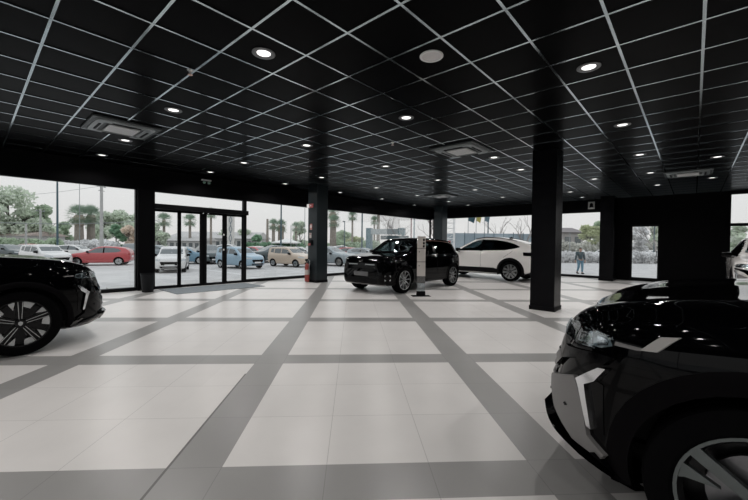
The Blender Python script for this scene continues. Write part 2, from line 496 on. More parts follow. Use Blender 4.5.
def text_plate(name, w, h, m_plate, txt, m_txt, parent, loc, rot, size):
    bm = bmesh.new(); mbox(bm, (0, 0, 0), (.012, w, h), bev=.003)
    p = fin(bm, name, m_plate, parent, loc=loc, rot=rot)
    if txt:
        cu = bpy.data.curves.new('lettering', 'FONT'); cu.body = txt; cu.size = size; cu.align_x = 'CENTER'; cu.align_y = 'CENTER'; cu.extrude = .0015
        t = bpy.data.objects.new('lettering', cu); COL.objects.link(t); cu.materials.append(m_txt)
        t.parent = p; t.location = (.008, 0, 0); t.rotation_euler = (PI/2, 0, PI/2)
    return p

# side profile tables: x runs from tail (-) to nose (+)
SUV = dict(
    top=[(-2.24, .82), (-2.21, 1.02), (-2.10, 1.19), (-2.0, 1.31), (-1.75, 1.41), (-1.2, 1.545), (-.6, 1.62), (-.25, 1.625), (.05, 1.575), (.45, 1.38), (.95, 1.13), (1.2, 1.085), (1.7, 1.03), (2.0, .975), (2.15, .92), (2.24, .82), (2.28, .68)],
    belt=[(-2.24, .9), (-2.1, 1.10), (-1.6, 1.10), (-.5, 1.06), (.6, 1.02), (1.0, 1.0), (1.7, .95), (2.05, .87), (2.28, .6)],
    bot=[(-2.24, .50), (-2.15, .36), (-1.9, .28), (-1.5, .25), (0, .235), (1.5, .24), (1.95, .25), (2.18, .28), (2.28, .38)],
    plan=[(-2.24, .64), (-2.18, .76), (-2.0, .87), (-1.6, .93), (-1.0, .935), (0, .925), (1.2, .935), (1.7, .925), (1.95, .87), (2.12, .77), (2.22, .64), (2.28, .5)],
    rf=[(-2.24, .80), (-2.0, .72), (-1.2, .69), (0, .68), (.5, .72), (.95, .82), (1.4, .84), (2.0, .84), (2.28, .85)],
    r=.36, w=.935, axles=(1.365, -1.365), rim=.262, gap=.055, cabin=(-1.75, .85), seat_x=(-.15, -.95), dash_x=.62, dash_z=.98,
    screen=[(-.66, 1.175), (.66, 1.175), (.60, 1.35), (.52, 1.535), (-.52, 1.535), (-.60, 1.35)], screen_x=(0.1, 1.7),
    rear_screen=[(-.56, 1.20), (.56, 1.20), (.52, 1.36), (-.52, 1.36)], rear_x=(-2.6, -1.5),
    side_windows=[[(.74, 1.075), (.55, 1.215), (.22, 1.395), (-.02, 1.478), (-.18, 1.505), (-.20, 1.09)],
                  [(-.27, 1.095), (-.25, 1.51), (-.75, 1.50), (-1.15, 1.44), (-1.45, 1.355), (-1.63, 1.27), (-1.66, 1.24), (-1.50, 1.19), (-1.15, 1.125)]],
    pillars=[[(-.18, 1.08), (-.18, 1.515), (-.27, 1.518), (-.29, 1.085)]])
CROSS = dict(SUV,
    top=SUV['top'][:8]+[(-.05, 1.585), (.30, 1.40), (.80, 1.165), (1.05, 1.125), (1.7, 1.06), (1.9, 1.01), (2.0, .97), (2.07, .91), (2.14, .77), (2.19, .60)],
    belt=[(-2.24, .9), (-2.1, 1.10), (-1.6, 1.10), (-.5, 1.06), (.6, 1.02), (1.0, 1.02), (1.7, .965), (1.95, .90), (2.19, .50)],
    bot=[(-2.24, .50), (-2.15, .36), (-1.9, .28), (-1.5, .25), (0, .235), (1.5, .24), (1.9, .25), (2.10, .27), (2.19, .33)],
    plan=[(-2.24, .64), (-2.18, .76), (-2.0, .87), (-1.6, .93), (-1.0, .935), (0, .925), (1.2, .935), (1.6, .92), (1.82, .86), (1.98, .76), (2.10, .63), (2.19, .46)],
    rf=[(-2.24, .80), (-2.0, .72), (-1.2, .69), (0, .68), (.35, .72), (.80, .82), (1.3, .84), (2.0, .84), (2.19, .85)], dash_z=1.05, dash_x=.47, cabin=(-1.75, .70),
    side_windows=[[(.58, 1.11), (.40, 1.235), (.15, 1.375), (-.06, 1.47), (-.18, 1.495), (-.20, 1.09)], SUV['side_windows'][1]],
    screen=[(-.65, 1.225), (.65, 1.225), (.60, 1.36), (.52, 1.535), (-.52, 1.535), (-.60, 1.36)])
HATCH = dict(   # small upright electric hatchback
    top=[(-1.86, .80), (-1.84, .96), (-1.78, 1.06), (-1.62, 1.26), (-1.42, 1.42), (-1.28, 1.455), (-1.0, 1.485), (-.4, 1.51), (.1, 1.485), (.36, 1.43), (.66, 1.24), (.98, 1.055), (1.12, 1.035), (1.5, 1.0), (1.84, .955), (1.96, .91), (2.03, .82), (2.05, .70)],
    belt=[(-1.86, .85), (-1.7, .99), (-1.0, .965), (0, .945), (.8, .93), (1.4, .90), (1.85, .83), (2.05, .60)],
    bot=[(-1.86, .48), (-1.78, .34), (-1.5, .23), (0, .20), (1.5, .20), (1.85, .21), (2.0, .26), (2.05, .34)],
    plan=[(-1.86, .68), (-1.8, .78), (-1.6, .86), (-1.27, .89), (-.6, .865), (0, .86), (.6, .865), (1.27, .888), (1.6, .875), (1.85, .80), (1.98, .72), (2.05, .62)],
    rf=[(-1.86, .84), (-1.6, .78), (-1.0, .75), (0, .74), (.4, .76), (.98, .86), (1.4, .90), (2.05, .90)],
    r=.348, w=.885, axles=(1.27, -1.27), rim=.255, gap=.045, cabin=(-1.45, .88), seat_x=(0, -.8), dash_x=.68, dash_z=.88,
    screen=[(-.66, 1.09), (.66, 1.09), (.60, 1.26), (.53, 1.415), (-.53, 1.415), (-.60, 1.26)], screen_x=(.25, 1.6),
    rear_screen=[(-.54, 1.12), (.54, 1.12), (.49, 1.34), (-.49, 1.34)], rear_x=(-2.2, -1.2),
    side_windows=[[(.80, 1.01), (.55, 1.18), (.28, 1.355), (.12, 1.395), (-.24, 1.41), (-.26, 1.01)],
                  [(-.34, 1.01), (-.33, 1.412), (-.9, 1.39), (-1.10, 1.365), (-1.36, 1.16), (-1.40, 1.08), (-1.1, 1.03)]],
    pillars=[[(-.24, 1.0), (-.23, 1.417), (-.34, 1.42), (-.36, 1.0)]])
BOXY = dict(    # tall small car of the car park
    top=[(-1.80, .8), (-1.77, 1.1), (-1.70, 1.40), (-1.55, 1.50), (-1.0, 1.54), (-.2, 1.55), (.15, 1.50), (.55, 1.24), (.85, 1.05), (1.1, 1.01), (1.5, .93), (1.72, .84), (1.80, .68)],
    belt=[(-1.80, .9), (-1.6, 1.0), (0, .97), (.8, .94), (1.4, .86), (1.8, .6)],
    bot=[(-1.80, .42), (-1.7, .28), (-1.3, .22), (1.3, .22), (1.7, .24), (1.80, .34)],
    plan=[(-1.80, .66), (-1.72, .76), (-1.4, .82), (0, .83), (1.2, .83), (1.5, .80), (1.7, .70), (1.80, .56)],
    rf=[(-1.80, .84), (-1.0, .80), (0, .79), (.4, .79), (.85, .86), (1.8, .88)],
    r=.295, w=.83, axles=(1.15, -1.15), rim=.2, gap=.04,
    screen=[(-.62, 1.09), (.62, 1.09), (.56, 1.45), (-.56, 1.45)],
    rear_screen=[(-.56, 1.08), (.56, 1.08), (.52, 1.42), (-.52, 1.42)],
    side_windows=[[(.62, 1.02), (.15, 1.42), (-.28, 1.45), (-.30, 1.03)], [(-.37, 1.03), (-.36, 1.45), (-1.0, 1.44), (-1.02, 1.05)], [(-1.10, 1.08), (-1.09, 1.42), (-1.38, 1.38), (-1.42, 1.12)]],
    pillars=[])
LOW = dict(     # ordinary five-door hatchback of the car park
    top=[(-2.0, .75), (-1.97, 1.0), (-1.86, 1.16), (-1.6, 1.33), (-1.1, 1.41), (-.4, 1.445), (0, 1.42), (.3, 1.30), (.95, .99), (1.2, .95), (1.7, .86), (1.93, .76), (2.02, .62)],
    belt=[(-2.0, .85), (-1.7, .98), (-.8, .93), (.6, .89), (1.4, .84), (2.02, .55)],
    bot=[(-2.0, .42), (-1.9, .30), (-1.5, .20), (1.5, .19), (1.9, .21), (2.02, .32)],
    plan=[(-2.0, .62), (-1.9, .78), (-1.5, .87), (0, .86), (1.3, .87), (1.7, .80), (1.92, .66), (2.02, .5)],
    rf=[(-2.0, .80), (-1.2, .72), (0, .70), (.4, .73), (.95, .84), (2.02, .88)],
    r=.31, w=.87, axles=(1.29, -1.29), rim=.215, gap=.04,
    screen=[(-.62, 1.03), (.62, 1.03), (.52, 1.36), (-.52, 1.36)],
    rear_screen=[(-.54, 1.05), (.54, 1.05), (.5, 1.30), (-.5, 1.30)],
    side_windows=[[(.72, .95), (.10, 1.31), (-.28, 1.35), (-.30, .95)], [(-.37, .955), (-.36, 1.35), (-.9, 1.33), (-1.25, 1.24), (-1.45, 1.08), (-1.15, .99)]],
    pillars=[[(-.28, .95), (-.28, 1.35), (-.37, 1.35), (-.38, .95)]])

def front_face(c, gm, zl, dark=M_gloss):
    "headlamps, grille, plate and lower intake of an ordinary front"
    x = c.S['top'][-1][0]
    c.decal('headlight', 40, [(-.22, zl), (.25, zl+.03), (.30, zl+.13), (-.18, zl+.10)], M_lampglass_o, .006, .02, .06, piv=(x-.5, .35))
    c.decal('grille', 0, [(-.42, zl-.24), (.42, zl-.24), (.50, zl-.04), (-.50, zl-.04)], dark, .005, .02, .08, both=False)
    c.decal('lower_intake', 0, [(-.45, zl-.42), (.45, zl-.42), (.52, zl-.30), (-.52, zl-.30)], M_darkp, .005, .02, .08, both=False)
    c.decal('number_plate', 0, [(-.26, zl-.30), (.26, zl-.30), (.26, zl-.19), (-.26, zl-.19)], M_white, .014, .02, .2, both=False)
M_lampglass_o = mat('outdoor_lamp_glass', (.45, .48, .5), .1, spec=.8)
M_tail = mat('tail_lamp_red', (.30, .01, .01), .15, spec=.8)

# ------------------------------------------------------------------ room shell
XL, YB, XR, YF = -10.89, 17.11, 8.5, -10.5
def floor_material():
    m = bpy.data.materials.new('porcelain_tiles'); m.use_nodes = True
    nt = m.node_tree; b = nt.nodes['Principled BSDF']; N = nt.nodes.new; L = nt.links.new
    tc = N('ShaderNodeTexCoord'); mp = N('ShaderNodeMapping'); mp.vector_type = 'TEXTURE'
    ox, oy = room(-.8603, 2.0519)
    mp.inputs['Location'].default_value = (ox, oy, 0)
    mp.inputs['Rotation'].default_value = (0, 0, math.radians(3.265)+PHI)
    L(tc.outputs['Object'], mp.inputs['Vector'])
    sp = N('ShaderNodeSeparateXYZ'); L(mp.outputs[0], sp.inputs[0])
    def math_(op, a, b_=None):
        n = N('ShaderNodeMath'); n.operation = op
        for i, v in enumerate((a, b_)):
            if v is None: continue
            if isinstance(v, (int, float)): n.inputs[i].default_value = v
            else: L(v, n.inputs[i])
        return n.outputs[0]
    res = []
    for ax in (0, 1):
        u = math_('FLOORED_MODULO', sp.outputs[ax], 2.1)
        strip = math_('GREATER_THAN', u, 1.8)
        f = math_('FLOORED_MODULO', u, .6)
        d = math_('MINIMUM', f, math_('SUBTRACT', .6, f))
        d = math_('MINIMUM', d, math_('SUBTRACT', 2.1, u))
        res.append((strip, math_('LESS_THAN', d, .0022), math_('FLOOR', math_('DIVIDE', sp.outputs[ax], .6))))
    strip = math_('MAXIMUM', res[0][0], res[1][0]); joint = math_('MAXIMUM', res[0][1], res[1][1])
    wide = math_('MULTIPLY', math_('LESS_THAN', math_('ABSOLUTE', math_('ADD', sp.outputs[0], .305)), .0075), math_('LESS_THAN', sp.outputs[1], 1.5))
    jn = math_('MAXIMUM', math_('MULTIPLY', joint, .38), math_('MULTIPLY', wide, .95))
    cx = N('ShaderNodeCombineXYZ'); L(res[0][2], cx.inputs[0]); L(res[1][2], cx.inputs[1])
    wn = N('ShaderNodeTexWhiteNoise'); L(cx.outputs[0], wn.inputs[0])
    nz = N('ShaderNodeTexNoise'); nz.inputs['Scale'].default_value = 2.2; nz.inputs['Detail'].default_value = 7; L(tc.outputs['Object'], nz.inputs['Vector'])
    var = math_('ADD', math_('MULTIPLY', wn.outputs['Value'], .04), math_('MULTIPLY', nz.outputs['Fac'], .16))
    var = math_('ADD', var, .90)
    mx = N('ShaderNodeMix'); mx.data_type = 'RGBA'; L(strip, mx.inputs['Factor'])
    mx.inputs['A'].default_value = (.70, .685, .675, 1); mx.inputs['B'].default_value = (.29, .288, .285, 1)
    mj = N('ShaderNodeMix'); mj.data_type = 'RGBA'; L(jn, mj.inputs['Factor'])
    L(mx.outputs['Result'], mj.inputs['A']); mj.inputs['B'].default_value = (.09, .088, .086, 1)
    mv = N('ShaderNodeVectorMath'); mv.operation = 'SCALE'; L(mj.outputs['Result'], mv.inputs[0]); L(var, mv.inputs['Scale'])
    L(mv.outputs[0], b.inputs['Base Color'])
    b.inputs['Roughness'].default_value = .31; b.inputs['Specular IOR Level'].default_value = .7
    return m
M_floor = floor_material()
def structure(name, lo, hi, m, parent=None, label=None, bev=0.):
    o = box(name, lo, hi, m, parent, bev)
    if parent is None: o['kind'] = 'structure'
    if label: o['label'] = label
    return o
structure('floor', (XL-.1, YF-.1, -.12), (XR+.1, YB+.1, 0), M_floor, label='pale square tile floor crossed by darker grey tile bands')
structure('ceiling', (XL-.2, YF-.2, CEIL), (XR+.2, YB+.2, CEIL+.15), M_tile_c, label='black tiled suspended ceiling')
GX, GY, GP = -3.622, .489, .608
bm = bmesh.new()
k = -40
for k in range(-40, 60):
    x = GX+GP*k
    if XL < x < XR: mbox(bm, (x, (YF+YB)/2, CEIL-.004), (.024, YB-YF, .01))
    y = GY+GP*k
    if YF < y < YB: mbox(bm, ((XL+XR)/2, y, CEIL-.0035), (XR-XL, .024, .008))
o = fin(bm, 'trim_1', M_tbar); tag(o, 'thin silver metal grid of the suspended ceiling', kind='structure')

# left wall: bulkhead, sill, pier
structure('wall_left', (XL-.22, YF, 2.66), (XL+.03, YB, CEIL), M_black, label='black bulkhead above the left windows')
structure('baseboard_left', (XL-.12, YF, 0), (XL+.03, 3.30, .09), M_frame)
structure('baseboard_left.001', (XL-.12, 5.99, 0), (XL+.03, YB, .09), M_frame)
structure('wall_left.001', (XL-.22, 2.93, 0), (XL+.10, 3.30, 2.66), M_black, label='black pier beside the glass entrance door')
structure('wall_left.002', (XL-.22, -2.30, 0), (XL+.10, -1.90, 2.66), M_black)
def window(i, axis, a0, a1, z0, z1, at, fw=.045, rails=(), label=None):
    "framed glass; axis y: lies in a wall of constant X"
    e = empty('window_%d' % i, kind='structure')
    if label: e['label'] = label
    def B(a, b, z, zz, d0, d1):
        return ((at+d0, a, z), (at+d1, b, zz)) if axis == 'y' else ((a, at+d0, z), (b, at+d1, zz))
    bm = bmesh.new()
    def add(a, b, z, zz):
        lo, hi = B(a, b, z, zz, -.05, .05)
        mbox(bm, [(p+q)/2 for p, q in zip(lo, hi)], [q-p for p, q in zip(lo, hi)])
    add(a0, a0+fw, z0, z1); add(a1-fw, a1, z0, z1); add(a0+fw, a1-fw, z0, z0+fw*.6); add(a0+fw, a1-fw, z1-fw*.6, z1)
    for r in rails: add(a0+fw, a1-fw, r-.05, r+.05)
    fin(bm, 'window_frame', M_frame, e)
    lo, hi = B(a0+.01, a1-.01, z0+.01, z1-.01, -.004, .004)
    box('glass', lo, hi, M_glass, e)
    return e
window(1, 'y', -1.90, 2.93, .07, 2.66, XL-.05, .03)
window(2, 'y', 5.98, 8.85, .07, 2.66, XL-.05, .035)
window(3, 'y', 8.85, 17.0, .07, 2.66, XL-.05, .035)
window(4, 'y', -10.4, -2.30, .07, 2.66, XL-.05)
# entrance door
d1 = empty('door_1', (XL, 4.65, 0), kind='structure', label='black framed automatic glass sliding entrance door')
def dbox(name, lo, hi, m, par=d1, bev=0.):
    return box(name, (lo[0], lo[1]-4.65, lo[2]), (hi[0], hi[1]-4.65, hi[2]), m, par, bev)
bm = bmesh.new()
for a, b, z, zz in ((3.30, 3.35, 0, 2.66), (5.90, 5.99, 0, 2.66), (3.35, 5.90, 2.63, 2.66), (3.35, 5.9, 0, .03)):
    mbox(bm, (-.04, (a+b)/2-4.65, (z+zz)/2), (.10, b-a, zz-z))
fin(bm, 'door_frame', M_frame, d1)
dbox('door_header', (-.06, 3.30, 2.17), (.12, 6.02, 2.31), M_frame, bev=.01)
dbox('transom_glass', (-.045, 3.35, 2.31), (-.037, 5.90, 2.63), M_glass)
for a, b, x, ga, gb in ((3.35, 4.0, -.06, 3.37, 3.94), (3.98, 4.66, -.02, 4.02, 4.54), (4.64, 5.30, -.02, 4.74, 5.22), (5.28, 5.90, -.06, 5.38, 5.88)):
    bm = bmesh.new()
    for p, q, z, zz in ((a, ga, .03, 2.17), (gb, b, .03, 2.17), (ga, gb, .03, .07), (ga, gb, 2.11, 2.17)):
        mbox(bm, (x, (p+q)/2-4.65, (z+zz)/2), (.035, q-p, zz-z))
    l = fin(bm, 'door_leaf', M_frame, d1)
    dbox('leaf_glass', (x-.004, ga, .07), (x+.004, gb, 2.11), M_glass, l)
for y in (4.58, 4.72):
    bm = bmesh.new(); mlathe(bm, [(0, 0), (.018, 0), (.022, .012), (.012, .03), (0, .032)], 16, Matrix.Translation((.12, y-4.65, 2.13)) @ Matrix.Rotation(PI/2, 4, 'Y'))
    fin(bm, 'door_sensor', M_greyp, d1, True)
for z in (1.52, 1.06):
    bm = bmesh.new(); mbox(bm, (.01, 5.25-4.65, z), (.012, .05, .05), bev=.004)
    fin(bm, 'leaf_sticker', M_white, d1)

# back wall
structure('wall_back', (XL-.2, YB-.03, 2.73), (.88, YB+.22, CEIL), M_black, label='black bulkhead above the rear windows')
structure('baseboard_back', (XL, YB-.03, 0), (-2.81, YB+.12, .09), M_frame)
structure('wall_back.001', (-2.81, YB-.03, 0), (-1.86, YB+.22, 2.73), M_black, label='black wall between the rear window and the narrow door')
structure('wall_back.002', (-.97, YB-.03, 0), (.88, YB+.22, 2.73), M_black, label='plain black wall right of the narrow door')
structure('wall_back.003', (-1.86, YB-.03, 2.16), (-.97, YB+.22, 2.73), M_black)
structure('wall_back.004', (.88, YB-.03, 0), (XR, YB+.22, .30), M_black)
structure('wall_back.005', (3.4, YB-.03, .3), (XR, YB+.22, CEIL), M_black)
structure('wall_back.006', (.88, YB-.03, 3.13), (3.4, YB+.22, CEIL), M_black)
window(5, 'x', XL+.05, -4.87, .07, 2.73, YB+.05, .04)
window(6, 'x', -4.87, -2.81, .07, 2.73, YB+.05, .04)
window(7, 'x', .88, 3.4, .30, 3.13, YB+.05, .03, rails=(2.09,), label='tall two-light window behind the white car at the right')
d2 = empty('door_2', (-1.41, YB, 0), kind='structure', label='narrow black framed glass door in the rear wall')
bm = bmesh.new()
for a, b, z, zz in ((-.45, -.39, 0, 2.16), (.39, .44, 0, 2.16), (-.39, .39, 0, .13), (-.39, .39, 2.08, 2.16)):
    mbox(bm, ((a+b)/2, .03, (z+zz)/2), (b-a, .09, zz-z))
fin(bm, 'door_frame', M_frame, d2)
box('door_glass', (-.40, .036, .12), (.40, .044, 2.09), M_glass, d2)
bm = bmesh.new(); mtube(bm, [(.36, -.02, .95), (.36, -.06, .96), (.36, -.06, 1.14), (.36, -.02, 1.15)], .01, 8)
fin(bm, 'door_handle', M_darkp, d2, True)
# right and front walls (outside the picture)
structure('wall_right', (XR, YF, 0), (XR+.2, YB, CEIL), M_black)
structure('wall_front', (XL, YF-.2, 2.66), (XR, YF, CEIL), M_black)
structure('wall_front.001', (3.0, YF-.2, 0), (XR, YF, 2.66), M_black)
structure('baseboard_front', (XL, YF-.12, 0), (3.0, YF, .09), M_frame)
window(8, 'x', XL+.05, -3.6, .07, 2.66, YF-.06)  # unseen window strip, added to bring in daylight from behind
window(9, 'x', -3.6, 3.0, .07, 2.66, YF-.06)  # other half of the added daylight strip

def pillar(i, x0, y0, label, w=.46, h=None):
    nm = 'pillar' if i == 0 else 'pillar.%03d' % i
    h = h or w
    o = structure(nm, (x0, y0, 0), (x0+w, y0+h, CEIL), M_pillar_lit if i in (1, 2) else M_pillar, label=label, bev=.006)
    box('pillar_base', (x0-.013, y0-.013, 0), (x0+w+.013, y0+h+.013, .085), M_darkp, o, .004)
    return o
pillar(0, -2.49, 7.62, 'thick black square pillar standing nearest the camera')
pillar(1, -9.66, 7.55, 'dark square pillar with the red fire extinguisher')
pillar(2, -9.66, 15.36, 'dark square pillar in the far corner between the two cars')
pillar(3, -2.73, 16.15, 'black square pillar against the rear wall', .45, .93)

# ------------------------------------------------------------------ ceiling fittings
def downlight(scale=1.):
    e = empty('ceiling_downlight')
    bm = bmesh.new(); mlathe(bm, [(.068, -.001), (.114, -.001), (.116, -.008), (.108, -.013), (.078, -.012), (.068, -.004)], 32, closed=True)
    fin(bm, 'trim_ring', M_ring, e, True, angle=40)
    bm = bmesh.new(); mlathe(bm, [(0, -.0045), (.069, -.0045), (.069, -.001), (0, -.001)], 28)
    fin(bm, 'lens', M_lens, e)
    return e
M_ring = mat('downlight_ring', (.16, .165, .17), .35, metal=.6)
LAMP_W = 14.6
ld = bpy.data.lights.new('downlight_lamp', 'AREA'); ld.shape = 'DISK'; ld.size = .12; ld.energy = LAMP_W; ld.color = (1, .965, .93); ld.spread = math.radians(150)
LAMPS = [
 (-10.5, 2.5, 'small round downlight beyond the left air vent, nearest the left window bulkhead'),
 (-7.5, 2.5, 'round downlight just behind the far edge of the left air vent'),
 (-3.5, 2.5, 'round downlight between the left air vent and the largest foreground downlight'),
 (.5, 2.5, 'largest round downlight, in the left half of the foreground ceiling'),
 (-10.5, 6.5, 'small round downlight right above the emergency exit light over the entrance'),
 (-7.5, 6.5, 'round downlight next after the one above the emergency exit light, towards the camera'),
 (-3.5, 6.5, 'round downlight in the open ceiling between the extinguisher pillar and the glowing downlight'),
 (.5, 6.5, 'glowing round downlight in the middle of the ceiling, below the white loudspeaker'),
 (4.5, 6.5, 'large round downlight right of the white ceiling loudspeaker, above the thick black pillar'),
 (-10.5, 10.5, 'small round downlight by the bulkhead, left of the top of the extinguisher pillar'),
 (-7.5, 10.5, 'small round downlight directly over the top of the extinguisher pillar'),
 (-3.5, 10.5, 'round downlight below the glowing downlight, left of the middle air vent'),
 (.5, 11.8, 'round downlight touching the right edge of the middle air vent'),
 (4.5, 10.5, 'round downlight upper right of the top of the thick black pillar'),
 (-10.5, 14.5, 'small round downlight over the bulkhead, just right of the extinguisher pillar'),
 (-7.5, 14.5, 'small round downlight above the bonnet of the black hatchback'),
 (-3.5, 14.5, 'round downlight above the information stand, before the small distant air vent'),
 (.5, 14.5, 'round downlight immediately left of the thick black pillar'),
 (4.5, 14.5, 'upper one of three small downlights in line above the narrow black door'),
 (-10.5, 18.5, 'tiny round downlight by the bulkhead above the windscreen of the black hatchback'),
 (-7.5, 18.5, 'tiny round downlight just left of the far corner pillar'),
 (-3.5, 18.5, 'small round downlight right of the small distant air vent'),
 (2.4, 18.7, 'round downlight immediately right of the thick black pillar'),
 (4.5, 18.5, 'middle one of three small downlights in line above the narrow black door'),
 (-10.9, 23.0, 'tiny round downlight at the bulkhead corner left of the far corner pillar'),
 (-7.5, 22.5, 'tiny round downlight just above the top of the far corner pillar'),
 (-3.5, 22.5, 'small round downlight above the roof of the white fastback'),
 (.5, 22.5, 'small downlight halfway between the thick black pillar and the square bell plate'),
 (4.5, 22.5, 'lowest one of three small downlights in line above the narrow black door'),
 (-7.5, 25.5, 'tiny round downlight right of the far corner pillar, above the flags'),
 (.5, 25.5, 'tiny round downlight just upper left of the square bell plate'),
 (6.5, 16.5, 'dim round downlight at the right, before the far right air vent'),
 (6.5, 21.5, 'dim round downlight just beyond the far right air vent')]
lamp0 = None
def copy_tree_nolight(o):
    c = o.copy(); COL.objects.link(c)
    for ch in o.children:
        if ch.type == 'LIGHT': continue
        k = ch.copy(); COL.objects.link(k); k.parent = c
    return c
def put_lamp(ix, iy, label):
    global lamp0
    if lamp0 is None: lamp0 = downlight(); o = lamp0
    else: o = copy_tree_nolight(lamp0)
    o.location = (GX+GP*ix, GY+GP*iy, CEIL)
    tag(o, label, 'ceiling light', 'round downlights in the black ceiling')
    l = bpy.data.objects.new('lamp_light', ld); COL.objects.link(l); l.parent = o; l.location = (0, 0, -.008)
    return o
for ix, iy, lb in LAMPS: put_lamp(ix, iy, lb)
for iy in (-9.5, -5.5, -1.5):  # unseen lamps carrying on the grid, added to light the room
    for ix in (-10.5, -7.5, -3.5, .5, 4.5, 8.5, 12.5, 16.5): put_lamp(ix, iy, 'unseen round downlight added in the ceiling behind the camera')
for iy in (2.5, 6.5, 10.5):  # more unseen lamps off to the right, added for their light
    for ix in (8.5, 12.5, 16.5): put_lamp(ix, iy, 'unseen round downlight added in the ceiling beyond the right edge')
for ix, iy in ((4.5, 2.5),): pass
# loudspeaker
s = empty('ceiling_speaker', (-2.05, 3.16, CEIL), label='round white loudspeaker in the black ceiling', cat='speaker')
bm = bmesh.new(); mlathe(bm, [(.098, 0), (.12, 0), (.12, -.008), (.112, -.013), (.098, -.012)], 40, closed=True); fin(bm, 'rim', M_white, s, True, angle=40)
bm = bmesh.new(); mlathe(bm, [(0, -.012), (.099, -.008), (.099, -.002), (0, -.002)], 40); fin(bm, 'grille', mat('speaker_grille', (.6, .58, .58), .6, bump=(400, .6)), s)
# sprinklers
sp0 = None
for x, y, lb in ((-4.28, 1.67, 'small sprinkler head in the ceiling left of the largest downlight'), (-4.32, 5.36, 'small sprinkler head in the ceiling beyond the brightest downlight'), (-4.35, 10.25, 'small sprinkler head in the ceiling beyond the middle air vent')):
    if sp0 is None:
        sp0 = e = empty('sprinkler_head')
        bm = bmesh.new(); mlathe(bm, [(0, 0), (.035, 0), (.03, -.01), (.012, -.014), (.012, -.035), (0, -.035)], 16); fin(bm, 'escutcheon', M_white, e, True)
        bm = bmesh.new(); mlathe(bm, [(0, -.05), (.026, -.052), (.026, -.055), (0, -.055)], 16); mtube(bm, [(.012, 0, -.02), (.018, 0, -.04), (.004, 0, -.052)], .003, 6); mtube(bm, [(-.012, 0, -.02), (-.018, 0, -.04), (-.004, 0, -.052)], .003, 6)
        fin(bm, 'deflector', mat('copper_tone', (.55, .38, .33), .4, metal=.5), e)
    else: e = copy_tree(sp0)
    e.location = (x, y, CEIL); tag(e, lb, 'sprinkler', 'ceiling sprinklers')
# four-way air conditioning cassettes
M_ac = mat('cassette_plastic', (.05, .058, .06), .4, spec=.2)
M_ac2 = mat('cassette_panel', (.42, .43, .44), .4)
def cassette():
    e = empty('air_vent_cassette')
    bm = bmesh.new()
    mbox(bm, (0, 0, -.016), (.95, .95, .032), bev=.01); fin(bm, 'housing', M_ac, e)
    bm = bmesh.new()
    # rounded raised ring around the return grille
    def rr(a, r, z, n=8):
        pts = []
        for cx, cy, s0 in ((a-r, a-r, 0), (-a+r, a-r, 1), (-a+r, -a+r, 2), (a-r, -a+r, 3)):
            for i in range(n+1):
                t = PI/2*s0+PI/2*i/n; pts.append((cx+r*math.cos(t), cy+r*math.sin(t), z))
        return pts
    rings = [[bm.verts.new(p) for p in rr(a, r, z)] for a, r, z in ((.42, .12, -.032), (.41, .12, -.05), (.37, .10, -.058), (.30, .05, -.058), (.28, .04, -.035))]
    for a, b in zip(rings, rings[1:]):
        for i in range(len(a)): bm.faces.new((a[i], a[(i+1) % len(a)], b[(i+1) % len(b)], b[i]))
    fin(bm, 'rounded_surround', M_ac2g, e, True, angle=35)
    for i in range(4):
        a = PI/2*i
        bm = bmesh.new(); mbox(bm, (.335*math.cos(a), .335*math.sin(a), -.060), (.035, .40, .012), rz=a, bev=.004)
        fin(bm, 'louvre', M_darkp, e)
    bm = bmesh.new(); mbox(bm, (0, 0, -.052), (.44, .44, .02), bev=.01)
    g = fin(bm, 'return_panel', M_ac2, e)
    bm = bmesh.new()
    for i in range(-6, 7): mbox(bm, (0, i*.031, -.063), (.40, .008, .004))
    fin(bm, 'grille_slats', M_white, g)
    return e
M_ac2g = mat('cassette_surround', (.17, .19, .195), .3)
AC0 = cassette(); AC0.location = (-7.32, 1.74, CEIL); tag(AC0, 'large grey ceiling air vent at the left with a pale square centre', 'air conditioner', 'ceiling air conditioning cassettes')
for x, y, lb in ((-3.55, 6.62, 'black ceiling air vent in the middle, right of the brightest downlight'), (-.16, 12.3, 'dark ceiling air vent at the right near the rear wall'), (-7.45, 12.3, 'small distant ceiling air vent above the black hatchback')):
    e = copy_tree(AC0); e.location = (x, y, CEIL); e['label'] = lb

# ------------------------------------------------------------------ wall fittings
e = empty('emergency_light', (XL+.03, 4.69, 3.08), label='small emergency exit light on the bulkhead above the entrance door', cat='emergency light')
box('housing', (0, -.14, .02), (.06, .14, .06), M_white, e, .006)
for y in (-.07, .06):
    bm = bmesh.new(); mlathe(bm, [(0, 0), (.03, .0), (.042, .03), (.042, .04), (0, .042)], 18, Matrix.Translation((.04, y, -.02)) @ Matrix.Rotation(PI/2+.5, 4, 'Y'))
    fin(bm, 'lamp_head', mat('emergency_green', (.16, .30, .24), .3), e, True, angle=40)
e = empty('bell_sign', (-3.2, YB-.035, 2.99), label='square white plate with a black bell shape on the rear bulkhead', cat='alarm')
box('plate', (-.12, -.02, -.15), (.12, 0, .15), mat('alarm_plate', (.50, .50, .49), .4), e, .004)
bm = bmesh.new(); mlathe(bm, [(0, .10), (.03, .095), (.06, .05), (.065, -.04), (.085, -.075), (.085, -.085), (0, -.085)], 24, Matrix.Translation((0, -.02, 0)) @ Matrix.Scale(.35, 4, (0, 1, 0)))
fin(bm, 'bell', M_gloss, e, True, angle=40)
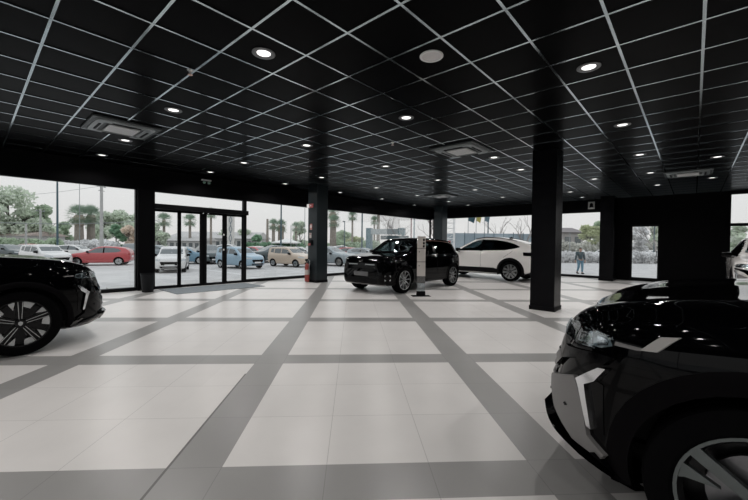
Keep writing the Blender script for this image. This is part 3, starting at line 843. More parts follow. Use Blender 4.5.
# pillar fittings (on the side facing the room)
PY = 7.55
def face_pt(px, py):
    q = survey(px, py, 10.); t = PY/q.y
    return (q.x*t, CAMH+(q.z-CAMH)*t)
x0, z0 = face_pt(306, 206.3)
e = empty('fire_sign', (-9.55, PY, z0), label='red and white fire equipment sign high on the extinguisher pillar', cat='sign')
box('red_panel', (-.03, -.022, -.065), (.17, -.004, .065), M_redsign, e, .003); box('white_panel', (-.16, -.022, -.065), (-.035, -.004, .065), M_white, e, .003)
box('bracket', (-.02, -.004, -.03), (.05, 0, .03), M_darkp, e)
bm = bmesh.new(); mlathe(bm, [(0, 0), (.022, 0), (.022, .004), (0, .004)], 16, Matrix.Translation((.05, -.022, 0)) @ Matrix.Rotation(PI/2, 4, 'X')); fin(bm, 'pictogram', M_white, e)
z1 = face_pt(308, 227)[1]
e = empty('notice_plate', (-9.50, PY, z1), label='small pale red notice plate under the fire sign on the pillar', cat='sign')
box('plate', (-.055, -.008, -.10), (.055, 0, .10), mat('pale_red', (.50, .24, .22), .5), e); box('white_symbol', (-.03, -.010, -.03), (.03, -.008, .06), M_white, e)
z2 = face_pt(308, 235.5)[1]
e = empty('notice_plate', (-9.53, PY, z2), label='small whitish notice plate right above the alarm call point', cat='sign')
box('plate', (-.05, -.008, -.085), (.05, 0, .085), mat('pale_plate', (.50, .46, .44), .5), e)
box('printed_band', (-.04, -.010, .03), (.04, -.008, .06), M_redsign, e)
z3 = face_pt(308, 243)[1]
e = empty('call_point', (-9.49, PY, z3), label='black and red alarm call point on the pillar', cat='alarm')
box('back_box', (-.055, -.05, -.07), (.075, 0, .10), M_darkp, e, .006); box('button_plate', (-.10, -.058, -.085), (.03, -.045, -.01), M_redsign, e, .004)
e = empty('fire_extinguisher', (-9.55, PY-.11, 0.02), label='red fire extinguisher hanging at the foot of the dark pillar', cat='fire extinguisher')
bm = bmesh.new(); mlathe(bm, [(0, .02), (.06, .0), (.078, .02), (.08, .06), (.08, .50), (.07, .56), (.035, .60), (.028, .62), (0, .62)], 28); cyl = fin(bm, 'cylinder', M_red, e, True, angle=50)
bm = bmesh.new(); mlathe(bm, [(.0805, .24), (.0815, .24), (.0815, .40), (.0805, .40)], 28); fin(bm, 'printed_label', mat('label_white', (.5, .45, .42), .5), cyl)
bm = bmesh.new(); mlathe(bm, [(0, .62), (.025, .62), (.025, .67), (0, .67)], 14); mbox(bm, (.05, 0, .69), (.16, .025, .015), ry=-.2, bev=.004); mbox(bm, (.05, 0, .66), (.13, .022, .012), bev=.004); fin(bm, 'valve_handle', M_darkp, e)
bm = bmesh.new(); mtube(bm, [(.02, 0, .65), (.08, -.01, .74), (.15, -.02, .70), (.15, -.02, .58), (.125, -.02, .50), (.10, -.01, .36), (.095, 0, .25)], .012, 8); fin(bm, 'hose', M_greyp, e, True)
bm = bmesh.new(); mtube(bm, [(-.06, .02, .60), (-.02, .03, .74), (.05, .03, .77), (.09, .03, .70)], .009, 6); mbox(bm, (0, .10, .5), (.05, .02, .3)); fin(bm, 'wall_bracket', M_darkp, e)
# waste bin and door mat
e = empty('waste_bin', (-10.42, 3.04, 0), label='small black round waste bin beside the entrance door', cat='waste bin')
bm = bmesh.new(); mlathe(bm, [(0, 0), (.12, 0), (.125, .01), (.155, .455), (.16, .47), (.148, .47), (.115, .03), (0, .03)], 32); b_ = fin(bm, 'bucket', mat('bin_plastic', (.006, .007, .009), .5, spec=.2), e, True, angle=40)
bm = bmesh.new(); mlathe(bm, [(.152, .455), (.165, .455), (.165, .475), (.152, .475)], 32, closed=True); fin(bm, 'rim', M_darkp, e)
bm = bmesh.new(); mbox(bm, (-10.08, 4.62, .006), (1.2, 2.45, .012), bev=.003)
tag(fin(bm, 'door_mat', mat('mat_fabric', (.20, .23, .25), .85, var=(60, .25))), 'blue-grey rectangular mat inside the entrance door', 'door mat')

# info stand in front of the hatchback
sx, sy = room(1.19, 9.05)
e = empty('info_stand', (sx, sy, 0), math.atan2(0, 1)+PHI+.10, label='narrow cream information stand on a black foot before the black hatchback', cat='stand')
M_cream = mat('cream_board', (.56, .53, .50), .45)
box('board', (-.105, -.012, .50), (.105, .012, 1.50), M_cream, e, .003)
box('metal_panel', (-.105, -.012, .32), (.105, .012, .497), mat('brushed_panel', (.20, .20, .20), .25, metal=.9), e, .003)
box('acrylic_leg', (-.10, -.006, .12), (.10, .006, .32), M_lampglass, e)
box('foot_block', (-.105, -.05, .004), (.105, .05, .12), M_darkp, e, .006); box('foot_plate', (-.23, -.12, 0), (.23, .12, .008), M_darkp, e, .002)
for z in (1.41, 1.33, 1.25): box('pictogram', (.035, -.0145, z-.028), (.08, -.012, z+.028), M_gloss, e)
for z in (1.20, .86): box('board_joint', (-.106, -.0135, z-.006), (.106, .0135, z+.006), M_darkp, e)
for z in (1.10, .75): box('text_line', (-.07, -.0135, z), (-.04, -.012, z+.02), M_darkp, e)
#__CARS__
# ------------------------------------------------------------------ cars in the showroom
M_amber = mat('sensor_grey', (.05, .05, .05), .4)
def suv_front(c, blades=True, bl=None):
    "slim lamps, closed grille, silver corner blades and light strips"
    pv = dict(piv=(1.70, .45))
    c.decal('headlight', 50, [(-.26, .885), (-.064, .906), (.131, .886), (.150, .845), (.099, .815), (-.04, .812), (-.22, .815)], M_lampglass, .014, .012, .04, **pv)
    c.decal('headlight_reflector', 50, [(-.24, .875), (-.064, .895), (.12, .877), (.138, .847), (.09, .825), (-.04, .822), (-.20, .825)], mat('reflector_highlight', (.55, .58, .60), .3, metal=.2), .002, .01, .04, **pv)  # pale diffuse colour carries the bright reflections of the lamp
    for q in ([(-.20, .87), (-.10, .88), (-.08, .83), (-.19, .83)], [(-.06, .89), (.03, .885), (.04, .83), (-.05, .83)], [(.06, .875), (.12, .87), (.12, .845), (.07, .83)]):
        c.decal('headlight_projector', 50, q, M_chrome, .004, .01, .03, **pv)
    c.decal('light_strip', 50, [(.150, .853), (.241, .854), (.253, .866), (.150, .869)], M_satin, .008, .01, .04, **pv)
    if blades: c.decal('light_blade', 50, [(.300, .925), (.352, .935), (.300, .864), (.245, .857)], mat('light_blade_shine', (.40, .39, .38), .4), .008, .01, .04, **pv)  # pale trim on one car; its reflected light is put into the colour
    c.decal('bumper_blade', 50, [(-.345, .545), (-.039, .652), (.011, .549), (.035, .394), (.118, .345), (.09, .315), (-.074, .326), (-.242, .409)], bl or M_satin, .022, .03, .04, **pv)
    c.decal('parking_sensor', 50, [(-.105, .492), (-.09, .482), (-.105, .472), (-.12, .482)], M_darkp, .026, .01, .03, **pv)
    c.decal('running_light', 50, [(-.024, .645), (.100, .737), (.135, .742), (.084, .669), (.030, .636), (.064, .436), (.040, .440), (-.002, .602)], M_chrome, .026, .03, .04, **pv)
    c.decal('air_curtain', 50, [(.032, .632), (.084, .666), (.115, .660), (.112, .430), (.066, .425)], M_gloss, .004, .02, .04, **pv)
    c.decal('bumper_shine_panel', 50, [(-.30, .675), (-.177, .765), (.081, .80), (.162, .80), (.119, .755), (-.033, .745), (-.16, .70), (-.25, .63)], M_gloss, .022, .03, .04, **pv)  # added panel shaped like the shine, raised to catch reflections
    c.decal('lower_lip', 45, [(-.45, .36), (-.05, .31), (.22, .275), (.22, .235), (-.05, .25), (-.45, .29)], M_satin if bl else M_gloss, .05, .06, .05, **pv)
    c.decal('lower_lip', 0, [(-.52, .29), (.52, .29), (.52, .36), (-.52, .36)], M_gloss, .05, .06, .08, both=False)
    c.decal('grille', 0, [(-.44, .42), (.44, .42), (.55, .70), (-.55, .70)], M_gloss, .006, .02, .06, both=False)
    for k in range(5):
        c.decal('grille_bar', 0, [(-.46-.02*k, .45+.05*k), (.46+.02*k, .45+.05*k), (.46+.02*k, .462+.05*k), (-.46-.02*k, .462+.05*k)], M_satin, .012, .012, .08, both=False)
    c.decal('lower_intake', 0, [(-.5, .28), (.5, .28), (.52, .38), (-.52, .38)], M_darkp, .008, .02, .06, both=False)
    c.decal('bonnet_badge', 0, [(0, .80), (.04, .77), (.035, .73), (0, .70), (-.035, .73), (-.04, .77)], M_chrome, .012, .01, .03, both=False)
    c.decal('number_plate', 0, [(-.26, .43), (.26, .43), (.26, .54), (-.26, .54)], M_white, .02, .02, .2, both=False)

# black crossover entering at the lower right
c = Car(CROSS, M_blackcar, True, 110, 2)
suv_front(c)
c.cladding(mat('cladding', (.0022, .0018, .0024), .5, spec=.04), .085, [(1.0, .25), (1.0, .38), (-1.0, .38), (-1.0, .25)])
c.mirrors(.70, 1.02, M_blackcar); c.handles([(-.05, .93), (-.98, .95)], M_blackcar)
c.seams([((.80, .34), (.86, .95)), ((-.24, .34), (-.24, 1.08))])
c.add_wheels('wide', mat('wheel_silver', (.13, .145, .145), .35, metal=.8)); c.underside()
FR = c
WX, WY = room(1.42, 1.28)     # front left wheel on the floor
ang = PI                       # nose towards the corner side (-X)
def put_by_wheel(c, wx, wy, ang, lx, ly, name, label, **k):
    x = wx-(lx*math.cos(ang)-ly*math.sin(ang)); y = wy-(lx*math.sin(ang)+ly*math.cos(ang))
    return c.place(x, y, ang, name, label, **k)
put_by_wheel(FR, WX, WY, ang, 1.365, .86, 'crossover_car', 'glossy black crossover filling the lower right corner')

# black crossover entering at the left
c = Car(CROSS, M_blackcar, True, 110, 2)
suv_front(c, False, M_gloss)
c.cladding(MATS['cladding'], .06, [(1.0, .25), (1.0, .38), (-1.0, .38), (-1.0, .25)])
c.mirrors(.70, 1.02, M_blackcar); c.handles([(-.05, .93), (-.98, .95)], M_blackcar)
c.seams([((.80, .34), (.86, .95)), ((-.24, .34), (-.24, 1.08))])
c.add_wheels('five'); c.underside()
wx, wy = room(-3.95, 4.02)
put_by_wheel(c, wx, wy, PI/2, 1.365, -.86, 'crossover_car', 'glossy black crossover at the left edge with spoked grey wheel')

# white fastback crossover
c = Car(dict(SUV), M_whitecar, True, 90, 2)
suv_front(c, False)
c.cladding(M_darkp, .085, [(.98, .235), (.98, .46), (.6, .47), (-.75, .47), (-.95, .42), (-1.0, .235)])
c.decal('tail_light', 140, [(-.30, 1.06), (.02, 1.05), (-.05, .99), (.0, .92), (-.30, .94)], M_gloss, .006, .02, .05, piv=(-1.7, .4))
c.decal('rear_bumper', 180, [(-.8, .30), (.8, .30), (.8, .5), (-.8, .5)], M_darkp, .012, .02, .08, both=False)
c.mirrors(.66, 1.05, M_gloss); c.handles([(-.06, .93), (-1.02, .97)], M_whitecar)
c.seams([((.74, .38), (.80, 1.0)), ((-.24, .38), (-.24, 1.08)), ((-1.12, .86), (-1.45, 1.10))])
c.add_wheels('y'); c.underside()
bm = bmesh.new(); mprism(bm, [(-.95, 1.575), (-1.12, 1.555), (-1.10, 1.62), (-1.06, 1.625)], -.02, .02); fin(bm, 'roof_antenna', M_gloss, c.root)
for s in (1, -1):
    bm = bmesh.new(); pts = [(x, s*(c.f[3](x)*c.f[4](x)*.93), c.f[0](x)-.02) for x in (-1.5, -1.2, -.8, -.3, .1)]
    mtube(bm, pts, .014, 8); fin(bm, 'roof_rail', M_gloss, c.root, True)
wx, wy = room(4.93, 13.0)
put_by_wheel(c, wx, wy, PI, -1.365, .86, 'fastback_car', 'white fastback crossover side-on behind the thick black pillar')

# white car cut by the right edge
c = Car(dict(SUV), M_whitecar, True, 60, 1)
suv_front(c, False)
c.cladding(M_darkp, .05, [(1.0, .24), (1.0, .36), (-1.0, .36), (-1.0, .24)])
c.mirrors(.66, 1.05, M_gloss); c.add_wheels('y'); c.underside()
c.decal('windscreen_pillar', 90, [(.76, 1.07), (1.02, 1.10), (.5, 1.40), (.05, 1.56), (-.2, 1.585), (-.2, 1.51), (.20, 1.41), (.55, 1.22)], M_gloss, .004, .01, .06, side=True)
wx, wy = room(11.05, 9.9)
c.place(wx, wy, heading(-.67, -.74), 'crossover_car', 'white crossover at the right edge before the two-light window')

# black retro hatchback
c = Car(HATCH, M_blackcar, True, 90, 2)
c.decal('headlight', 25, [(.04, .70), (.04, .83), (.26, .82), (.26, .71)], M_lampglass, .008, .02, .04, piv=(1.5, .45))
c.decal('grille_band', 0, [(-.74, .64), (.74, .64), (.74, .80), (-.74, .80)], M_gloss, .004, .012, .06, both=False)
for sx_ in (-.30, .30):
    c.decal('light_strip', 0, [(sx_-.16, .745), (sx_+.16, .745), (sx_+.16, .775), (sx_-.16, .775)], M_greyp, .008, .012, .06, both=False)
c.decal('number_plate', 0, [(-.25, .46), (.25, .46), (.25, .57), (-.25, .57)], mat('plate_grey', (.12, .12, .125), .4), .016, .02, .2, both=False)
c.decal('lower_intake', 0, [(-.55, .30), (.55, .30), (.50, .42), (-.50, .42)], M_darkp, .006, .02, .08, both=False)
c.decal('lower_trim', 0, [(-.72, .245), (.72, .245), (.72, .27), (-.72, .27)], M_satin, .014, .02, .08, both=False)
fl = [(.0, .0), (.11, .0), (.11, .03), (.11, .10), (.0, .10)]
for (t0, t1, z0, z1) in ((.60, .635, .36, .38), (.60, .615, .36, .40), (.72, .755, .36, .38), (.74, .755, .36, .40), (.60, .635, .48, .50), (.60, .615, .46, .50), (.72, .755, .48, .50), (.74, .755, .46, .50)):
    c.decal('corner_lamp', 40, [(t0-.68, z0), (t1-.68, z0), (t1-.68, z1), (t0-.68, z1)], M_silver, .006, .012, .03, piv=(1.5, .45))
c.decal('bonnet_badge', 0, [(0, .90), (.035, .85), (0, .80), (-.035, .85)], M_chrome, .012, .01, .02, both=False)
c.cladding(M_gloss, .04)
c.mirrors(.52, .98, M_gloss); c.handles([(-.12, .88)], M_blackcar)
c.seams([((.62, .30), (.68, .92)), ((-.33, .30), (-.33, .98)), ((-1.0, .62), (-1.12, 1.02))])
# thin copper line along the roof rail and windscreen pillar
for s in (1, -1):
    bm = bmesh.new(); f = c.f
    pts = []
    for x in (.30, .1, -.1, -.4, -.8, -1.2, -1.4):
        h = c.bvh.ray_cast(Vector((x, s*3, f[0](x)-.10)), Vector((0, -s, 0)))
        if h[0] is not None: pts.append(h[0]+h[1]*.003)
    mtube(bm, pts, .006, 6); fin(bm, 'roof_line', mat('copper_line', (.20, .10, .08), .4), c.root, True)
c.add_wheels('multi'); c.underside()
wx, wy = room(.76, 9.55)
put_by_wheel(c, wx, wy, -PI/2, 1.27, .77, 'hatchback_car', 'glossy black retro hatchback in the middle of the showroom')
#__OUT__
# ------------------------------------------------------------------ outside
G = -.55
M_asphalt = mat('asphalt', (.46, .452, .445), .8, var=(1.3, .12))  # lightened so that the colour carries the outdoor haze
M_concr = mat('pale_concrete', (.52, .51, .50), .8, var=(.8, .08))
bm = bmesh.new(); mbox(bm, (0, 0, G-.25), (500, 500, .5)); o = fin(bm, 'ground', M_asphalt); tag(o, 'pale grey asphalt of the car park', kind='structure')
structure('path', (XL-1.6, 2.6, G), (XL-.1, 6.6, -.03), M_concr, label='concrete landing outside the entrance door')
structure('path.001', (XL-3.2, YF-8, G), (XL-1.6, YB+8, G+.06), M_concr, label='pale pavement strip along the left windows')
structure('path.002', (XL-3.2, YB+.4, G), (12, YB+2.6, G+.06), M_concr, label='pale pavement strip along the rear windows')
structure('plinth', (XL-.12, YF-.1, G-.02), (XR+.1, YB+.1, -.12), M_concr)
structure('road', (-27, -6, G), (-19.5, 7.2, G+.004), M_concr, label='broad pale patch of sunlit concrete in the car park outside the left window')  # concrete patch; sunlight on it is put into the pale colour
M_line = mat('road_paint', (.66, .66, .65), .7)
for i, (x0, y0, x1, y1) in enumerate([(-26.6, 10.4, -19, 10.55), (-26.6, 14.2, -19, 14.35), (-26.6, 18.4, -19, 18.55), (-26.6, 22.6, -19, 22.75), (-31.6, 0, -31.45, 30), (-17.2, 8, -17.0, 40)]):
    structure('road_marking' if i == 0 else 'road_marking.%03d' % i, (x0, y0, G), (x1, y1, G+.006), M_line)

def outcar(S, style='y'):
    c = Car(S, mat('outdoor_paint', (.5, .5, .5), .35, coat=1.), False, 44, 1)
    front_face(c, None, .66 if S is not BOXY else .70)
    c.decal('tail_light', 145, [(-.14, .80), (.16, .80), (.16, .97), (-.12, .97)], M_tail, .006, .02, .06, piv=(S['top'][0][0]+.4, .4))
    c.decal('rear_plate', 180, [(-.26, .62), (.26, .62), (.26, .74), (-.26, .74)], M_white, .01, .02, .2, both=False)
    c.mirrors(.60, .96, M_darkp); c.add_wheels(style); c.underside()
    return c.root
tmpl = {'low': outcar(LOW), 'boxy': outcar(BOXY), 'suv': outcar(dict(SUV, screen_x=None), 'y')}
used = set()
def paint(c):
    n = 'paint_%d_%d_%d' % tuple(int(v*1000) for v in c)
    return mat(n, c, .35, coat=.6)
def park(kind, cx, cy, hx, hy, col, label, group=None):
    t = tmpl[kind]
    r = t if kind not in used else copy_tree(t)
    used.add(kind)
    x, y = room(cx, cy)
    r.location = (x, y, G); r.rotation_euler = (0, 0, heading(hx, hy)); r.name = {'low': 'parked_hatchback', 'boxy': 'parked_small_car', 'suv': 'parked_estate_car'}[kind]
    tag(r, label, 'car', 'cars parked outside')
    for ch in r.children:
        if ch.name.startswith('body'):
            ch.material_slots[0].link = 'OBJECT'; ch.material_slots[0].material = paint(col)
    return r
def cc(px, D): return ((px-374)/FPX*D, D)
WHITE, RED, DARK, BLUE, LBLUE, BEIGE, SILV = (.64, .63, .62), (.42, .06, .065), (.045, .065, .07), (.11, .22, .30), (.26, .38, .47), (.52, .42, .33), (.25, .29, .31)
park('low', -20.7, 27.4, -.93, -.36, RED, 'red hatchback parked side-on behind the left window')
park('boxy', -12.6, 22.6, .40, -.92, WHITE, 'white small car facing the entrance door, behind the black pier')
park('low', *cc(188, 30.5), 1, .05, BLUE, 'deep blue hatchback seen through the second door leaf')
park('suv', *cc(209, 31.5), .6, -.8, DARK, 'dark car behind the light blue car, in the third door leaf')
park('boxy', -9.65, 26.0, .87, -.5, LBLUE, 'light blue small car seen through the right door leaves')
park('low', *cc(258, 36), .9, -.4, RED, 'red car tail beyond the light blue car')
park('suv', *cc(271, 34), -.75, -.65, DARK, 'dark green estate car beside the beige small car')
park('boxy', *cc(291, 28.4), .88, -.48, BEIGE, 'beige small car left of the extinguisher pillar')
park('suv', *cc(332, 30.5), .86, -.5, SILV, 'silver-grey car just right of the extinguisher pillar')
park('low', *cc(353, 41), .9, -.4, RED, 'small red car beyond the silver-grey car')
park('low', *cc(366, 38), .9, -.4, SILV, 'grey car just beyond the bonnet of the black hatchback')
park('boxy', *cc(46, 25.5), .93, -.36, WHITE, 'white car behind the bonnet of the left black crossover')
park('low', *cc(8, 33), 1, -.1, DARK, 'dark small car at the left picture edge')
park('low', *cc(24, 38.5), -.2, -1, RED, 'red car between the dark car and the white car at left')
park('low', *cc(77, 35), .9, .1, WHITE, 'white car just beyond the red hatchback, left end')
park('suv', *cc(131, 36), .3, -.95, DARK, 'dark car beyond the red hatchback, beside the black pier')
park('low', *cc(262, 43), 1, 0, WHITE, 'white car roof far beyond the dark green estate car')
park('low', *cc(302, 40), 1, 0, WHITE, 'white car far beyond the beige small car')
park('suv', *cc(345, 46), 1, 0, WHITE, 'white car in the far row under the lamp post')
park('low', *cc(283, 47), 1, -.1, SILV, 'grey car in the far row below the white tent')
park('suv', *cc(232, 44), 1, 0, WHITE, 'white car in the far row under the patterned totem')
park('low', *cc(160, 41), 1, 0, SILV, 'grey car far behind the white small car')
park('low', *cc(598, 52), -1, .1, WHITE, 'white car behind the pale hedge, right of the walking person')
park('low', *cc(648, 50), -1, .1, WHITE, 'white car behind the pale hedge seen through the narrow door')

# ---- vegetation
def leaf_cloud(name, blobs, n, size, m, parent, flat=.6):
    "many small leaf quads spread through ellipsoid clumps"
    tot = sum(b[3]*b[4]*b[5] for b in blobs) ** 1.
    V = []; 
    for cx, cy, cz, rx, ry, rz in blobs:
        k = max(6, int(n*(rx*ry*rz)/tot))
        d = RNG.normal(size=(k, 3)); d /= np.linalg.norm(d, axis=1)[:, None]
        rad = RNG.random(k)**.38
        P = d*rad[:, None]*np.array([rx, ry, rz])+np.array([cx, cy, cz])
        a = RNG.normal(size=(k, 3)); a /= np.linalg.norm(a, axis=1)[:, None]
        b = np.cross(a, RNG.normal(size=(k, 3))); b /= np.linalg.norm(b, axis=1)[:, None]
        s = size*(.6+.8*RNG.random(k))[:, None]
        V.append(np.stack([P-a*s, P-b*s*flat, P+a*s, P+b*s*flat], 1).reshape(-1, 3))
    V = np.concatenate(V); nf = len(V)//4
    me = bpy.data.meshes.new(name)
    me.vertices.add(len(V)); me.vertices.foreach_set('co', V.astype(np.float32).ravel())
    me.loops.add(nf*4); me.loops.foreach_set('vertex_index', np.arange(nf*4, dtype=np.int32))
    me.polygons.add(nf); me.polygons.foreach_set('loop_start', np.arange(0, nf*4, 4, dtype=np.int32)); me.polygons.foreach_set('loop_total', np.full(nf, 4, dtype=np.int32))
    me.update(); me.validate()
    return link(name, me, m, parent)
def foliage_mat(name, col, k=.25):
    m = mat(name, tuple(min(.88, v*2.3) for v in col), .8, spec=.1, var=(.9, k))  # leaf colours brightened to hold the outdoor haze and glare
    nt = m.node_tree; b = nt.nodes['Principled BSDF']; o = nt.nodes['Material Output']
    t = nt.nodes.new('ShaderNodeBsdfTranslucent'); mx = nt.nodes.new('ShaderNodeMixShader'); mx.inputs[0].default_value = .5
    nt.links.new(b.inputs['Base Color'].links[0].from_socket, t.inputs['Color'])
    nt.links.new(b.outputs[0], mx.inputs[1]); nt.links.new(t.outputs[0], mx.inputs[2]); nt.links.new(mx.outputs[0], o.inputs['Surface'])
    return m
F_euc = foliage_mat('foliage_eucalyptus', (.30, .325, .28)); F_green = foliage_mat('foliage_green', (.22, .26, .20))
F_dark = foliage_mat('foliage_dark', (.12, .19, .13)); F_pale = foliage_mat('foliage_pale', (.46, .45, .43)); F_brown = foliage_mat('foliage_brown', (.36, .31, .27))
F_yel = foliage_mat('foliage_yellowgreen', (.26, .275, .19)); F_palm = foliage_mat('palm_green', (.15, .19, .15))
def tree(px, ytop, ybase_z, D, wpx, m, label, crown_from=.35, nb=16, n=2600, size=.28, trunk=True):
    top = survey(px, ytop, D); x, y = top.x, top.y; H = top.z-G
    R = wpx/FPX*D/2
    e = empty('tree', (x, y, G), label=label, cat='tree', group='trees outside')
    if trunk:
        bm = bmesh.new(); mtube(bm, [(0, 0, 0), (.05*R, .02, H*.3), (-.04*R, 0, H*.6), (0, 0, H*.85)], [H*.028, H*.022, H*.014, H*.006], 8)
        for k in range(6):
            a = 2*PI*k/6+random.random(); z = H*(.3+.07*k)
            mtube(bm, [(0, 0, z), (math.cos(a)*R*.4, math.sin(a)*R*.4, z+H*.12), (math.cos(a)*R*.7, math.sin(a)*R*.7, z+H*.22)], [H*.012, H*.008, H*.003], 6)
        fin(bm, 'trunk', M_bark2, e, True)
    blobs = []
    for k in range(nb):
        t = random.random(); z = H*(crown_from+(1-crown_from)*t*.92)
        env = math.sin(PI*min(1, .18+.80*t))**.6
        a = random.random()*2*PI; rr = R*env*math.sqrt(random.random())*.78
        s = R*(.26+.20*random.random())
        blobs.append((math.cos(a)*rr, math.sin(a)*rr, min(z, H-s*.7), s, s, s*.75))
    leaf_cloud('foliage', blobs, n, size*D/60, m, e)
    return e
def palm(px, ytop, D, crown, tr, label, trunk_m=None, fan=True):
    top = survey(px, ytop, D); H = top.z-G
    e = empty('palm_tree', (top.x, top.y, G), label=label, cat='palm tree', group='palm trees outside')
    hc = H-crown*.62
    bm = bmesh.new(); mtube(bm, [(0, 0, 0), (.02, 0, hc*.5), (0, 0, hc+.2)], [tr*1.15, tr, tr*.85], 12); fin(bm, 'trunk', trunk_m or M_bark, e, True)
    bm = bmesh.new()
    for k in range(76):
        a = 2.4*k; el = 1.5-2.5*(k/76)**1.25
        d = Vector((math.cos(a)*math.cos(el), math.sin(a)*math.cos(el), math.sin(el)))
        s = Vector((-math.sin(a), math.cos(a), 0))
        L = crown*(.62+.25*random.random())
        if fan:
            c0 = Vector((0, 0, hc))+d*L*.45
            bm2 = [bm.verts.new(Vector((0, 0, hc))+d*.05)]
            for j in range(9):
                b = (j-4)/4*1.15
                tip = c0+(d*math.cos(b)+s*math.sin(b))*L*.55+Vector((0, 0, -.10*L*(1-math.cos(b))-.06*L))
                t1 = c0+(d*math.cos(b-.10)+s*math.sin(b-.10))*L*.2; t2 = c0+(d*math.cos(b+.10)+s*math.sin(b+.10))*L*.2
                vs = [bm.verts.new(p) for p in (c0, t1, tip, t2)]; bm.faces.new(vs)
            va = [bm.verts.new(p) for p in (Vector((0, 0, hc))+s*.03, c0+s*.03, c0-s*.03, Vector((0, 0, hc))-s*.03)]; bm.faces.new(va)
        else:
            prev = Vector((0, 0, hc))
            for j in range(8):
                t = (j+1)/8
                p = Vector((0, 0, hc))+d*L*t+Vector((0, 0, -.55*L*t*t))
                w = L*.16*math.sin(PI*min(.95, t*.9+.08))
                for sg in (1, -1):
                    vs = [bm.verts.new(q) for q in (prev, p, p+s*sg*w+Vector((0, 0, -.06*L)))]; bm.faces.new(vs)
                prev = p
    me = bpy.data.meshes.new('crown'); bm.to_mesh(me); bm.free(); link('crown', me, F_palm, e)
    bm = bmesh.new(); mlathe(bm, [(0, hc-.5*crown), (tr*1.02, hc-.5*crown), (tr*1.3, hc-.1*crown), (tr*.9, hc+.1), (0, hc+.15)], 12); fin(bm, 'dead_fronds', F_brown, e, True)
    return e
def bare_tree(px, ytop, D, wpx, label, lean=0.):
    top = survey(px, ytop, D); H = top.z-G; R = wpx/FPX*D/2
    e = empty('bare_tree', (top.x, top.y, G), label=label, cat='tree', group='bare trees outside')
    bm = bmesh.new()
    def grow(p, d, L, r, lv):
        q = p+d*L*.5+Vector((random.uniform(-.05, .05)*L,)*3); e2 = p+d*L
        mtube(bm, [p, q, e2], [r, r*.8, r*.6], 5 if lv else 8, cap=False)
        if lv >= 4: return
        for k in range(3 if lv < 3 else 2):
            nd = (d+Vector((random.uniform(-1, 1), random.uniform(-1, 1), random.uniform(-.35, .7)))*.75).normalized()
            grow(e2 if k < 2 else q, nd, L*.68, r*.55, lv+1)
    grow(Vector((0, 0, 0)), Vector((lean, 0, 1)).normalized(), H*.36, H*.02, 0)
    zmax = max(v.co.z for v in bm.verts); s = H/zmax
    bmesh.ops.scale(bm, vec=(s, s, s), verts=bm.verts)
    me = bpy.data.meshes.new('branches'); bm.to_mesh(me); bm.free(); link('branches', me, mat('bare_bark', (.30, .28, .27), .9), e)
    return e
def hedge(name, pxa, pxb, ytop, ybot_z, D, m, label, D2=None, n=4000, size=.16, dep=1.0, cat='hedge'):
    D2 = D2 or D
    a = survey(pxa, ytop, D); b = survey(pxb, ytop, D2)
    o = empty(name, (a.x, a.y, G), label=label, cat=cat)
    L = (Vector((b.x, b.y, 0))-Vector((a.x, a.y, 0))); ln = L.length; u = L.normalized()
    k = max(3, int(ln/ (dep*.9))); blobs = []
    for i in range(k+1):
        t = i/k; h = (a.z*(1-t)+b.z*t)-G; hh = h*random.uniform(.78, 1.0)
        p = u*ln*t
        blobs.append((p.x, p.y, hh*.5, dep*.8, dep*.8, hh*.52))
    leaf_cloud('foliage', blobs, n, size, m, o)
    bm = bmesh.new()
    for i in range(k+1):
        p = u*ln*i/k; mtube(bm, [(p.x, p.y, 0), (p.x+.05, p.y, a.z*.4-G*.6)], .03, 5)
    fin(bm, 'stems', M_bark2, o)
    return o
tree(8, 186, 0, 62, 66, F_euc, 'tall grey-green eucalyptus at the left picture edge', .25, 26, 5200)
tree(33, 208, 0, 64, 34, F_euc, 'rounded grey-green tree right of the tallest eucalyptus', .25, 14, 2600)
tree(-12, 196, 0, 60, 50, F_euc, 'eucalyptus mostly beyond the left window edge')
tree(44, 203, 0, 66, 30, F_green, 'green tree behind the concrete pole', .2, 16, 2600)
tree(62, 219, 0, 70, 22, F_green, 'low green tree between the lamp post and the fat palms', .15, 12, 1800)
tree(105, 211, 0, 80, 34, F_euc, 'pale distant tree behind the white pole', .3, 14, 2200)
tree(126, 210, 0, 84, 34, F_euc, 'pale distant tree beside the black pier', .3, 14, 2200)
tree(116, 225, 0, 58, 20, F_dark, 'round dark green bush tree behind the red hatchback', .1, 12, 2200)
tree(129, 226, 0, 57, 18, F_brown, 'brownish leafless-looking bush beside the dark green one', .1, 12, 1800)
tree(158, 222, 0, 52, 18, F_euc, 'grey-green tree seen through the first door leaf', .2, 12, 1800)
tree(150, 216, 0, 60, 16, F_green, 'green tree beside the black pier, in the first door leaf', .2, 12, 1800)
tree(222, 229, 0, 78, 20, F_euc, 'low distant tree through the third door leaf', .2, 10, 1500)
tree(242, 229, 0, 78, 24, F_euc, 'low distant tree behind the patterned totem', .2, 10, 1500)
tree(256, 234, 0, 74, 18, F_dark, 'low dark tree right of the entrance door', .1, 10, 1500)
tree(300, 222, 0, 76, 18, F_euc, 'pale tree left of the extinguisher pillar', .2, 12, 1500)
tree(342, 231, 0, 70, 30, F_green, 'broad green tree right of the extinguisher pillar', .1, 12, 2200)
tree(355, 234, 0, 66, 22, F_yel, 'yellow-green bush between the two lamp posts', .1, 10, 1500)
tree(591, 223, 0, 60, 24, F_yel, 'yellow-green tree behind the walking person', .15, 18, 3000)
tree(600, 221, 0, 64, 22, F_green, 'green tree at the right end of the rear window', .2, 14, 2200)
tree(640, 224, 0, 56, 20, F_pale, 'pale tree seen through the narrow door', .2, 14, 1800)
